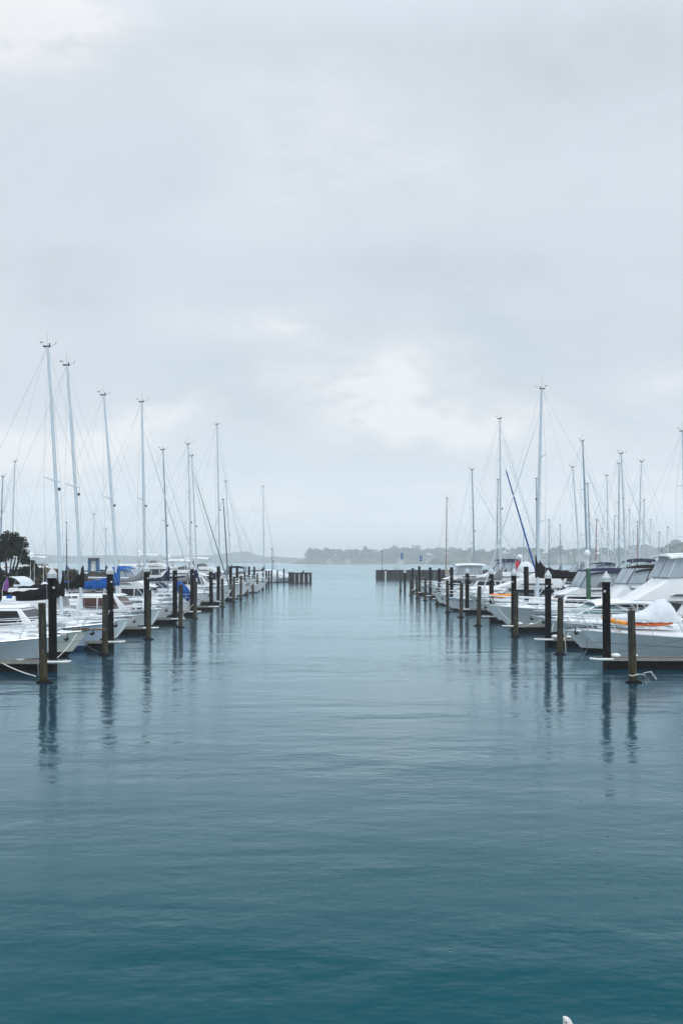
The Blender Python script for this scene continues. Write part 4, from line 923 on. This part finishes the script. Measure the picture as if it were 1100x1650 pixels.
# script lettering follows the coaming side
class _S: pass
def fby(x, z, B=4.6, x0=-7.9 - 4.2 - 1.0, x1=-7.9, z0=None, z1=None):
    u = (x - x0) / (x1 - x0); return lerp(B * .43, B * .30, max(0, u) ** 2) * lerp(1, .9, (z - z0) / (z1 - z0))
zs = [v.co.z for v in fb.data.vertices]; z0, z1 = min(zs), max(zs)
zc = lerp(z0, z1, .62)
pts = [(x, fby(x, zc + (z - 2.98), z0=z0, z1=z1) + .012, zc + (z - 2.98)) for x, y, z in pts]
MB().tube(pts, .026, 4).build('script_lettering', SCRIPT, fb)
r, H = motor('flybridge_cruiser', 'white cruiser with navy bimini over long clear curtains behind the green pile', at(778, 72), P_, L=14, B=4.5, Fb=1.45, Fs=1.0, over=1.4, sx=4.7, slen=5.5, saloon_h=1.0, fx=5.2, flen=5.5, wedge=.62, roofh=1.05, topm=NAVYC, group=GR, knuckle=False, whips=0, railend=-9)
r, H = sailboat('sailing_yacht', 'big white yacht with long black sail cover and tallest mast on the right', at(771, 79), P_, L=14.5, B=4.3, Fb=1.5, Fs=1.15, over=1.2, mastx=PX(865, 79) - PX(771, 79), top=PZ(627, 79), rake=1.2, r=.17, cover=BLACKC, boom=4.3, hood=None, ckw=dict(hump=.9, h=.95, w=.32, droop=.05), boomz=1.75, furl=WHITEC, spread=2, group=GR, frac=.9, wire=0.0095)
r, H = motor('flybridge_cruiser', 'white cruiser with steep white wedge front, helm cover dome and red flag', at(756, 85), P_, L=14, B=4.4, Fb=1.5, Fs=1.0, over=1.4, sx=2.6, slen=4.5, saloon_h=1.0, fx=2.1, flen=4.4, wedge=1.25, top='none', clr=False, arch=False, group=GR, whips=1, knuckle=False)
dm = MB(); dm.grid([[(-4.6 - .75 * math.cos(a) * math.sin(b) - .2, .9 * math.sin(a) * math.sin(b), 3.6 + .85 * math.cos(b)) for a in [2 * math.pi * k / 16 for k in range(16)]] for b in [.05 + i * (math.pi / 2) / 7 for i in range(8)]], True); dm.build('helm_cover', WHITEC, r, 60)
ff = MB(); ff.grid([[(-3.95 - .35 * u + .06 * math.sin(v * 5), -.1 + .05 * math.sin(u * 5), lerp(4.45, 3.75, v) + .12 * u) for u in (0, .35, .7, 1)] for v in [i / 6 for i in range(7)]])
o = ff.build('ensign', RED, r); MB().tube([(-3.93, -.1, 3.3), (-3.93, -.1, 4.6)], .018, 5).build('flagstaff', STEEL, o)
ky = empty('kayak', 'orange and amber kayak lying on a white foredeck beside the third capped pile', 'kayak', (PX(808, 72.2), 72.1, 1.98), R(12))
kb = MB(); kb.tube([(-1.3, 0, .12), (-1.0, 0, .05), (-.3, 0, 0), (.3, 0, 0), (.9, 0, .06), (1.2, 0, .13)], [.03, .14, .22, .22, .13, .03], 9); kb.build('kayak_hull', YELLOW, ky); ky.scale = (.72, .8, .8)
MB().lathe((0, 0, .17), [(.20, 0), (.24, .05), (.18, .07)], 12, 1.6, .7).build('cockpit_rim', RUBBER, ky)
MB().tube([(-1.32, 0, .13), (-1.05, 0, .06), (-.8, 0, .03)], [.04, .145, .185], 9).build('bow_patch', ORANGE, ky)
# stern-to yachts
r, H = sailboat('sailing_yacht', 'white yacht lying stern-to with grey boom cover and blue furled headsail', (PX(724, 98) + 10.2, 98, 0), 0, L=10.2, B=3.9, Fb=1.4, Fs=1.45, over=.8, mastx=10.2 - (PX(806, 98) - PX(724, 98)) , top=PZ(675, 98), rake=.2, r=.13, cover=GREYC, boom=4.9, hood=None, ckw=dict(hump=1.0, h=.5, w=.3), boomz=1.0, furl=None, spread=3, group=GR, wire=0.0095)
mx = -(10.2 - (PX(806, 98) - PX(724, 98)))
q0, q1 = Vector((-1.22, 0, 1.7)), Vector((mx + .12, 0, PZ(735, 98)))
MB().tube([q0, q0.lerp(q1, .04), q0.lerp(q1, .08), q0.lerp(q1, .5), q0.lerp(q1, .88), q0.lerp(q1, .9)], [.02, .09, .085, .08, .06, .02], 7).build('furled_jib', BLUEC, r)
MB().tube([q0.lerp(q1, .9), q1], .012, 4).build('stay', WIRE, r)
MB().tube([(-.2, 0, 1.5), (mx, 0, PZ(690, 98))], [.045, .025], 6).build('furled_jib', ALU, r)
r, H = sailboat('sailing_yacht', 'stern-to yacht with mid-height grey mast left of the blue furled headsail', (PX(712, 125) + 11.5, 125, 0), 0, L=11.5, B=3.7, mastx=11.5 - (PX(764, 125) - PX(712, 125)), top=PZ(757, 125), rake=1.2, r=.13, mastm=ALUD, cover=GREYC, boom=3.6, hood=NAVYC, furl=ALU, spread=2, group=GR, wire=0.0115)
r, H = motor('flybridge_cruiser', 'white cruiser with navy topped flybridge and white hardtop behind the grey sail cover', at(706, 106), P_, L=14, B=4.5, Fb=1.6, Fs=1.1, over=1.4, sx=3.0, slen=4.8, saloon_h=1.2, wedge=.9, roofh=1.1, top='bimini', topm=NAVYC, clr=True, group=GR, whips=2, knuckle=False, radar=True)
r, H = motor('pilothouse_boat', 'white pilothouse boat with raked clear front and wheel, farthest big cabin on the right', at(694, 114), P_, L=12, B=4.1, Fb=1.6, Fs=1.1, over=1.2, sx=1.0, slen=4.0, saloon_h=1.0, wedge=.55, roofh=1.15, top='hardtop', clr=True, group=GR, whips=1, knuckle=False, arch=False)
r, H = sailboat('sailing_yacht', 'small yacht with brown wooden mast near the far end of the right row', at(697, 150), P_, L=9.5, B=3.1, mastx=PX(716, 150) - PX(697, 150) + .2, top=PZ(803, 150), rake=.6, r=.10, mastm=WOODM, cover=mat('canvas_sand', (.33, .27, .19), .8), boom=3.2, hood=None, furl=None, spread=1, group=GR, detail=False, wire=0.0105, vane=False)
r, H = motor('motor_boat', 'small white motor boat with rounded stern quarter beside the stubby timber pile', at(699, 101), P_, L=7, B=2.8, Fb=1.2, Fs=.9, over=.7, kind='express', sx=2.0, slen=2.2, saloon_h=.8, top='hardtop', group=GR, whips=0, knuckle=False, railend=-2.5)
r, H = motor('motor_boat', 'white open runabout with pale blue trim near the fifth capped pile on the right', at(716, 90), P_, L=9, B=3.2, Fb=1.25, Fs=.9, over=.8, kind='express', sx=3.4, slen=2.6, saloon_h=.7, top='hardtop', group=GR, whips=0, knuckle=False, stripe=BLUEC)
r, H = motor('motor_boat', 'grey hulled workboat with short cabin far along the right row', at(684, 124), P_, L=9, B=3.2, Fb=1.3, Fs=.9, over=.8, kind='express', sx=3.0, slen=2.4, saloon_h=1.0, top='hardtop', hullm=GREYW, group=GR, whips=1)
r, H = motor('motor_boat', 'white cabin boat nearest the right breakwater end of the row', at(668, 138), P_, L=8, B=3.0, Fb=1.2, Fs=.9, over=.8, kind='express', sx=2.4, slen=2.4, saloon_h=.9, top='bimini', group=GR, whips=1)

# ================================================================== BOATS BEYOND (second row and outside the mole)
def far_sail(px_top, ytop, px_base, Y, label, bow=1, r=.13, mastm=ALU, spread=2, cover=NAVYC, furl=WHITEC, L=11.5, vane=True, wire=0.0105, frac=.9, detail=False):
    top = PZ(ytop, Y); xb = PX(px_base, Y); dx = PX(px_top, Y) - xb
    rake = math.degrees(math.atan2(-dx * bow, top - 1.5))
    mx = L * .38
    loc = (xb + bow * mx, Y, 0)
    return sailboat('sailing_yacht', label, loc, 0 if bow > 0 else P_, L=L, B=3.6, Fb=1.3, Fs=1.05, mastx=mx, top=top, rake=rake, r=r, mastm=mastm, cover=cover, boom=4, hood=cover, furl=furl, spread=spread, group=GF, detail=detail, wire=wire, frac=frac, vane=vane)
far_sail(938, 711, 946, 110, 'yacht with tallest mast behind the green pile, forestay to the right', 1, .15, mastm=ALUD, furl=ALU)
far_sail(922, 753, 934, 122, 'yacht with left-raked pale mast just left of the white radar ball', 1, .13)
far_sail(946, 780, 951, 132, 'yacht with shorter mast close right of the white radar ball', 1, .13, mastm=ALUD)
far_sail(1000, 731, 1008, 101, 'yacht with stout mast above the black bimini, forestay slanting right', 1, .14, furl=ALU)
far_sail(996.5, 747, 996, 140, 'yacht whose thin mast stands just left of the stout mast over the black bimini', 1, .12, mastm=ALUD, furl=None)
far_sail(977, 767, 979.5, 130, 'yacht with thin pale mast between the navy and black biminis', 1, .12)
far_sail(1032.5, 744, 1028, 120, 'yacht with right-leaning mast left of the terraced houses', -1, .13)
far_sail(1037, 806, 1035, 155, 'small yacht with short banded mast below the terraced houses', 1, .13, furl=None)
far_sail(1026.5, 841, 1027, 160, 'small yacht with short brown mast near the terraced houses', -1, .12, mastm=WOODM, furl=None, vane=False)
far_sail(960.5, 838, 958.5, 135, 'small yacht with reddish brown mast right of the white radar ball', -1, .10, mastm=WOODM, furl=None, vane=False, spread=1)
far_sail(1099, 695, 1103, 84, 'yacht with tall mast cut by the right edge of the picture', 1, .13, furl=WHITEC)
far_sail(801.7, 773, 800, 150, 'yacht whose thin grey mast shows beside the blue headsail mast', -1, .13, mastm=ALUD, furl=None, vane=False)
far_sail(863.5, 771, 864.5, 150, 'yacht with grey mast half hidden behind the tallest right mast', 1, .15, mastm=ALUD, furl=None, vane=False)
for i, (px, yt, Y, lab) in enumerate(((884, 838, 170, 'small distant yacht with thin mast behind the long black sail cover'), (903, 846, 185, 'small distant yacht with thin mast left of the radar ball'), (1014, 822, 175, 'small distant yacht with thin mast between the two right hillside masts'), (1046, 838, 190, 'small distant yacht with thin mast under the terraced houses'), (1076, 850, 180, 'small distant yacht with short mast near the right edge'), (988, 832, 190, 'small distant yacht with thin mast over the navy bimini'), (1060, 858, 200, 'small distant yacht with short mast beside the flat radar cover'), (968, 852, 200, 'small distant yacht with short mast right of the reddish mast'), (1018, 856, 205, 'small distant yacht with shortest mast above the black bimini'), (842, 852, 210, 'small distant yacht with short mast behind the red flag'))):
    far_sail(px + rnd.uniform(-2, 2), yt, px, Y, lab, rnd.choice((1, -1)), .11, mastm=rnd.choice((ALU, ALUD)), furl=None, vane=False, L=9.5, cover=rnd.choice((GREYC, NAVYC, WHITEC)), wire=0.0115)
far_sail(5, 768, 0, 128, 'yacht beyond the boulder mound with mast at the left edge', -1, .13, mastm=ALUD)
far_sail(24.5, 744, 19, 135, 'yacht beyond the boulder mound with tall mast above the round tree', -1, .14)
far_sail(107.5, 842, 108, 175, 'yacht beyond the mound with dark short mast between the two tallest left masts', -1, .12, mastm=ALUB, furl=None, vane=False)
far_sail(152, 829, 151, 182, 'yacht beyond the mound with pale mast above the kiosk', -1, .13)
far_sail(171, 853, 171, 190, 'yacht beyond the mound with short pale mast right of the kiosk', -1, .12, furl=None)
# motor boats behind
motor('motor_yacht', 'white motor yacht with tan covered side beyond the boulder mound', at(106, 158), 0, L=15, B=4.6, Fb=2.0, Fs=1.4, over=1.2, sx=2.6, slen=6, saloon_h=1.5, win=TAN, wedge=.8, roofh=1.2, top='hardtop', clr=False, group=GF, whips=3, knuckle=False, hullm=WHITE)
motor('motor_yacht', 'white sport fishing yacht with tower frames just right of the tallest left mast', at(131, 172), 0, L=13, B=4.4, Fb=1.8, Fs=1.2, over=1.2, sx=3.2, slen=4.5, saloon_h=1.4, wedge=.9, roofh=1.5, top='hardtop', clr=False, group=GF, whips=4, knuckle=False, radar=True)
motor('motor_boat', 'white motor boat just outside the left row behind the thin light posts', at(262, 160), 0, L=10, B=3.6, Fb=1.5, Fs=1.0, sx=2.5, slen=3.5, saloon_h=1.2, wedge=.5, roofh=1.0, top='hardtop', clr=False, group=GF, whips=1)
motor('motor_yacht', 'tall white motor yacht with radar gear behind the left row blue bimini', at(318, 178), 0, L=16, B=4.8, Fb=2.1, Fs=1.4, over=1.5, sx=4.0, slen=5.5, saloon_h=1.6, wedge=.95, roofh=1.4, top='hardtop', clr=False, group=GF, whips=3, radar=True, knuckle=False)
r, H = motor('motor_yacht', 'white motor yacht carrying a white radar ball behind the green pile', (PX(925, 104), 104, 0), P_, L=14, B=4.5, Fb=1.7, Fs=1.2, over=1.4, sx=2.6, slen=5, saloon_h=1.3, wedge=.8, roofh=1.0, topm=NAVYC, group=GF, whips=0, clr=False, arch=False)
zz = PZ(897, 104)
dm = MB(); dm.ball((-(PX(945, 104) - PX(925, 104)), 0, zz + .33), (.34, .34, .38), 14); o = dm.build('radar_ball', WHITE, r)
MB().lathe((-(PX(945, 104) - PX(925, 104)), 0, 3.2), [(.26, 0), (.24, .6), (.16, zz - 3.25), (.3, zz - 3.2)], 10).build('dome_pedestal', WHITEC, o)
r, H = motor('motor_yacht', 'white motor yacht with flat round radar cover near the right hillside', (PX(1030, 118), 118, 0), P_, L=14, B=4.5, Fb=1.7, Fs=1.2, over=1.4, sx=2.8, slen=5, saloon_h=1.3, wedge=.8, roofh=1.0, top='hardtop', group=GF, whips=0, clr=False, arch=False)
dome(r, (-(PX(1061, 118) - PX(1030, 118)), 0, PZ(907, 118)), .48, WHITE, 1.1, .7)
motor('motor_boat', 'white motor boat with navy bimini in the second right row behind the black sail cover', (PX(893, 118), 118, 0), P_, L=12, B=4, Fb=1.5, Fs=1.0, sx=2.2, slen=4, saloon_h=1.2, wedge=.7, roofh=1.0, topm=NAVYC, group=GF, whips=1)
motor('motor_boat', 'white motor boat in the second right row right of the red flag', (PX(868, 128), 128, 0), P_, L=12, B=4, Fb=1.5, Fs=1.0, sx=2.2, slen=4, saloon_h=1.2, wedge=.7, roofh=1.1, topm=GREYC, group=GF, whips=2)
motor('motor_boat', 'white motor boat in the second right row behind the black bimini', (PX(985, 126), 126, 0), P_, L=12, B=4, Fb=1.6, Fs=1.0, sx=2.2, slen=4, saloon_h=1.3, wedge=.8, roofh=1.1, top='hardtop', clr=False, group=GF, whips=2)
motor('motor_boat', 'white motor boat with dark canopy tucked against the right edge', (PX(1078, 100), 100, 0), P_, L=12, B=4, Fb=1.6, Fs=1.0, sx=2.2, slen=4, saloon_h=1.3, wedge=.8, roofh=1.1, topm=BLACKC, group=GF, whips=1)

# ------------------------------------------------------------------ ropes and the white post
def rope(pts, label, r=.018, m=ROPE, name='mooring_rope', sag=.0):
    P = [Vector(p) for p in pts]; out = []
    for a, b in zip(P, P[1:]):
        for i in range(8):
            u = i / 8; q = a.lerp(b, u); q.z -= sag * 4 * u * (1 - u); out.append(q)
    out.append(P[-1]); b = MB(); b.tube(out, r, 6); tag(b.build(name, m), label, 'rope')
rope([(PX(-12, 43), 42.2, .62), (PX(58, 37), 37, .22)], 'white mooring rope from the left edge cruiser down to the first timber pile', .022, ROPE, sag=.12)
rope([(PX(54, 43), 42.6, 1.0), (PX(60, 40), 40, .75), (PX(64, 37), 36.9, .25)], 'dark spring line hanging from the left edge cruiser bow', .014, ROPED)
rope([(PX(118, 50), 50.3, 1.1), (PX(141, 47.6), 47.6, .45), (PX(158, 47.4), 47.3, .18)], 'dark bow line from the pale blue hull to the green stained timber pile', .016, ROPED)
rope([(PX(289, 71), 71, 1.25), (PX(296, 69), 69, .6), (PX(285, 67.6), 67.4, .25)], 'thin white line from a flared bow to the timber pile by the blue bag', .018)
rope([(PX(944, 44), 43.9, 1.1), (PX(943, 44), 43.8, .6), (PX(928, 44), 43.2, .12)], 'dark rope hanging in a curve from the nearest right yacht bow', .016, ROPED)
rope([(PX(985, 42), 42.7, .55), (PX(1110, 44), 42.5, 1.35)], 'long dark spring line along the nearest right yacht hull', .014, ROPED, sag=.08)
rope([(PX(905, 48), 47.7, 1.2), (PX(907, 48), 47.6, .6), (PX(908, 48), 47.6, .14)], 'white line hanging beside the second right timber pile', .018)
for (a, b_, lab) in (((PX(128, 47), 46.6, 1.1), (PX(88, 40.6), 40.9, .5), 'white bow line from the cream hulled launch to the first left capped pile'),
                     ((PX(205, 56), 55.7, 1.1), (PX(181, 50.6), 50.9, .5), 'white bow line from the tallest masted left yacht to the second left capped pile'),
                     ((PX(256, 66), 66, 1.2), (PX(240, 57), 57.2, .9), 'white bow line from the wooden windowed trawler to the timber pile before it'),
                     ((PX(315, 81), 80.8, 1.2), (PX(292, 67.7), 67.8, .8), 'white bow line from the yacht with the light blue bag to the timber pile'),
                     ((PX(915, 49), 48.8, 1.0), (PX(903, 47.8), 48, .7), 'white bow line from the low white cruiser to the second right timber pile'),
                     ((PX(890, 55), 54.8, 1.1), (PX(886, 52), 52.3, .5), 'white bow line from the wedge browed yacht to the second right capped pile'),
                     ((PX(872, 60), 59.6, 1.0), (PX(832, 59.2), 59.2, .6), 'slack white bow line from the teal screened cruiser to a timber pile'),
                     ((PX(800, 66.5), 66.2, 1.4), (PX(829, 63), 63.2, .5), 'white bow line from the blue script cruiser down to the third right pontoon')):
    rope([a, b_], lab, .015, ROPE, sag=.10)
cx, cy = PX(1020, 36.8), 36.8
pts = [(cx + .16 * math.cos(a), cy - .16 * math.sin(a) - .02, .30 + .03 * math.sin(a * 2)) for a in [i * .5 for i in range(14)]]
pts += [(cx + .30, cy - .25, .34), (cx + .48, cy - .35, .10), (cx + .36, cy - .38, .02), (cx + .30, cy - .3, .40), (cx + .55, cy - .3, .44), (cx + .75, cy - .3, .16)]
b = MB(); b.tube(pts, .022, 6); tag(b.build('rope_coil', ROPE), 'loose white rope looped round the foot of the nearest right timber pile', 'rope')
# white rounded post end at the bottom edge
Y = 6.5; x = PX(909, Y); zt = PZ(1638, Y)
w = empty('mooring_post', 'white round topped post poking up at the bottom edge', 'post', (x, Y, 0))
wp_ = MB(); rows = []
for dz_, r_ in ((zt + 1, .11), (.42, .11), (.30, .092), (.05, .034), (.02, .026), (.006, .019), (0, .008)):
    rows.append([(r_ + r_ * math.cos(2 * math.pi * k / 14) - .012, r_ * math.sin(2 * math.pi * k / 14), zt - dz_) for k in range(14)])
wp_.grid(rows, True); wp_.f.append(tuple(range(6 * 14, 7 * 14)))
wp_.build('shaft', mat('post_white', (.72, .74, .74), .5, var=.25, scale=14, c2=(.55, .38, .28), c2amt=.35), w)
MB().tube([(.004, -.033, zt - .025), (.006, -.012, zt - .025)], .004, 8).build('bolt_hole', RUBBER, w)

# ================================================================== HAZE, SKY, LIGHT
hz = MB(); hz.box((0, 1290, 22.5), (6400, 2860, 47))
hm = bpy.data.materials.new('harbour_haze'); hm.use_nodes = True; nt = hm.node_tree
nt.nodes.remove(nt.nodes['Principled BSDF']); pv = nt.nodes.new('ShaderNodeVolumePrincipled')
pv.inputs['Color'].default_value = (.915, .96, 1, 1); pv.inputs['Density'].default_value = HAZE_D = .00056; pv.inputs['Anisotropy'].default_value = .2
pv.inputs['Density Attribute'].default_value = ''
nt.links.new(pv.outputs[0], nt.nodes['Material Output'].inputs['Volume'])
hm.cycles.homogeneous_volume = True
tag(hz.build('haze', hm, None, 0), 'pale blue-grey harbour haze', 'haze', kind='stuff')

SUN_EL, SUN_AZ = 52, 150     # behind thick cloud, to the left and behind the camera
w = bpy.data.worlds.new('World'); sc.world = w; w.use_nodes = True; nt = w.node_tree; N = nt.nodes; Lk = nt.links
bg = N['Background']; bg.inputs['Strength'].default_value = .1
sky = N.new('ShaderNodeTexSky'); sky.sky_type = 'NISHITA'; sky.sun_disc = False; sky.sun_elevation = R(SUN_EL); sky.sun_rotation = R(SUN_AZ)
tc = N.new('ShaderNodeTexCoord'); sp = N.new('ShaderNodeSeparateXYZ'); Lk.new(tc.outputs['Generated'], sp.inputs[0])
def mth(op, a, b=None, c=None):
    n = N.new('ShaderNodeMath'); n.operation = op
    for i, v in enumerate((a, b, c)):
        if v is None: continue
        if isinstance(v, (int, float)): n.inputs[i].default_value = v
        else: Lk.new(v, n.inputs[i])
    return n.outputs[0]
zc_ = mth('MAXIMUM', sp.outputs['Z'], 0.0)
den = mth('ADD', zc_, .16)
u = mth('DIVIDE', sp.outputs['X'], den); v = mth('DIVIDE', sp.outputs['Y'], den)
cb = N.new('ShaderNodeCombineXYZ'); Lk.new(u, cb.inputs[0]); Lk.new(v, cb.inputs[1])
def cloud(scale, det, off, rough=.55, sx=1, sy=1):
    mp = N.new('ShaderNodeMapping'); mp.inputs['Location'].default_value = off; mp.inputs['Scale'].default_value = (sx, sy, 1); Lk.new(cb.outputs[0], mp.inputs['Vector'])
    n = N.new('ShaderNodeTexNoise'); n.inputs['Scale'].default_value = scale; n.inputs['Detail'].default_value = det; n.inputs['Roughness'].default_value = rough; n.inputs['Distortion'].default_value = .25
    Lk.new(mp.outputs[0], n.inputs['Vector']); return n.outputs['Fac']
def ramp(f, stops):
    r_ = N.new('ShaderNodeValToRGB'); e = r_.color_ramp.elements; r_.color_ramp.interpolation = 'EASE'
    while len(e) < len(stops): e.new(.5)
    for i, (p, c) in enumerate(stops): e[i].position = p; e[i].color = (*c, 1)
    Lk.new(f, r_.inputs['Fac']); return r_.outputs['Color']
base = ramp(cloud(.75, 6, (3.1, 1.7, 0)), ((.28, (.63, .708, .768)), (.5, (.70, .770, .838)), (.72, (.77, .825, .89))))
def blob(px, py, wx, wy, dens):
    """a thin brighter break in the cloud deck in that direction of the sky"""
    pass
brk = ramp(cloud(1.15, 7, (7.3, .9, 0), .6, .8, 1.1), ((.52, (0, 0, 0)), (.74, (1, 1, 1))))
mx = N.new('ShaderNodeMix'); mx.data_type = 'RGBA'; mx.blend_type = 'ADD'; mx.inputs[0].default_value = .03
Lk.new(base, mx.inputs[6]); Lk.new(brk, mx.inputs[7])
sc10 = N.new('ShaderNodeVectorMath'); sc10.operation = 'SCALE'; sc10.inputs['Scale'].default_value = 10.; Lk.new(mx.outputs[2], sc10.inputs[0])
# breaks and banks of the cloud deck, by azimuth and elevation
wp = N.new('ShaderNodeTexNoise'); wp.inputs['Scale'].default_value = 5.; wp.inputs['Detail'].default_value = 5; Lk.new(tc.outputs['Generated'], wp.inputs['Vector'])
wsp = N.new('ShaderNodeSeparateColor'); Lk.new(wp.outputs['Color'], wsp.inputs[0])
yy = mth('MAXIMUM', sp.outputs['Y'], .05)
AZ = mth('ADD', mth('DIVIDE', sp.outputs['X'], yy), mth('MULTIPLY', mth('SUBTRACT', wsp.outputs[0], .5), .30))
EL = mth('ADD', mth('DIVIDE', sp.outputs['Z'], yy), mth('MULTIPLY', mth('SUBTRACT', wsp.outputs[1], .5), .13))
tot = 0.
for (a0, e0, wx, wy, amp) in ((.06, .18, .10, .035, .20), (.13, .148, .11, .022, .14), (-.09, .225, .07, .018, .12), (-.31, .128, .08, .018, .30), (-.20, .145, .06, .014, .13), (.32, .20, .05, .02, .10), (-.33, .56, .09, .07, .28), (.0, .42, .18, .08, .09),
                              (-.02, .045, .07, .015, .07), (-.30, .27, .12, .06, -.10), (.10, .28, .14, .03, -.11), (.27, .52, .14, .08, -.09), (-.2, .38, .09, .05, -.06), (.30, .23, .10, .03, -.05), (.0, .13, .5, .02, .02)):
    q = mth('ADD', mth('POWER', mth('ABSOLUTE', mth('DIVIDE', mth('SUBTRACT', AZ, a0), wx)), 2.), mth('POWER', mth('ABSOLUTE', mth('DIVIDE', mth('SUBTRACT', EL, e0), wy)), 2.))
    tot = mth('MULTIPLY_ADD', mth('EXPONENT', mth('MULTIPLY', q, -1.)), amp, tot)
wisp = N.new('ShaderNodeTexNoise'); wisp.inputs['Scale'].default_value = 14.; wisp.inputs['Detail'].default_value = 6; wisp.inputs['Roughness'].default_value = .6
wmp = N.new('ShaderNodeMapping'); wmp.inputs['Scale'].default_value = (1, 1, 2.2); Lk.new(tc.outputs['Generated'], wmp.inputs['Vector']); Lk.new(wmp.outputs[0], wisp.inputs['Vector'])
tot = mth('MULTIPLY', tot, mth('MULTIPLY_ADD', wisp.outputs['Fac'], 3.8, -.85))
low = mth('MULTIPLY', mth('POWER', mth('SUBTRACT', 1., mth('MINIMUM', mth('DIVIDE', zc_, .16), 1.)), 1.5), .28)   # paler towards the horizon
pos = mth('MINIMUM', mth('MULTIPLY', mth('MAXIMUM', tot, 0.), 4.6), .95)
gain = mth('ADD', mth('ADD', mth('MULTIPLY', mth('MINIMUM', tot, 0.), .62), low), 1.)
gs_ = N.new('ShaderNodeVectorMath'); gs_.operation = 'SCALE'; Lk.new(sc10.outputs[0], gs_.inputs[0]); Lk.new(gain, gs_.inputs['Scale'])
wm = N.new('ShaderNodeMix'); wm.data_type = 'RGBA'; Lk.new(pos, wm.inputs[0]); Lk.new(gs_.outputs[0], wm.inputs[6]); wm.inputs[7].default_value = (9.2, 9.35, 9.55, 1)
class _O: pass
sc10 = _O(); sc10.outputs = [wm.outputs[2]]
zen = mth('MULTIPLY_ADD', mth('SMOOTH_MIN', mth('MAXIMUM', mth('SUBTRACT', sp.outputs['Z'], .46), 0.), .5, .05), 3.0, 1.03)   # an overcast sky is brightest overhead
zs_ = N.new('ShaderNodeVectorMath'); zs_.operation = 'SCALE'; Lk.new(sc10.outputs[0], zs_.inputs[0]); Lk.new(zen, zs_.inputs['Scale']); sc10 = zs_
m2 = N.new('ShaderNodeMix'); m2.data_type = 'RGBA'; m2.inputs[0].default_value = .90; Lk.new(sky.outputs[0], m2.inputs[6]); Lk.new(sc10.outputs[0], m2.inputs[7])
Lk.new(m2.outputs[2], bg.inputs['Color'])
sl = bpy.data.lights.new('sun', 'SUN'); sl.energy = .9; sl.angle = R(18); sl.color = (1, .97, .93)
so = bpy.data.objects.new('sun', sl); col.objects.link(so)
az = R(SUN_AZ); d = Vector((math.sin(az) * math.cos(R(SUN_EL)), math.cos(az) * math.cos(R(SUN_EL)), math.sin(R(SUN_EL))))
so.rotation_euler = d.to_track_quat('Z', 'Y').to_euler()

sc.view_settings.view_transform = 'Standard'; sc.view_settings.look = 'None'; sc.view_settings.exposure = 0; sc.view_settings.gamma = 1
sc.cycles.use_denoising = True
sc.cycles.max_bounces = 8; sc.cycles.volume_bounces = 3; sc.cycles.transparent_max_bounces = 12; sc.cycles.diffuse_bounces = 3; sc.cycles.glossy_bounces = 3
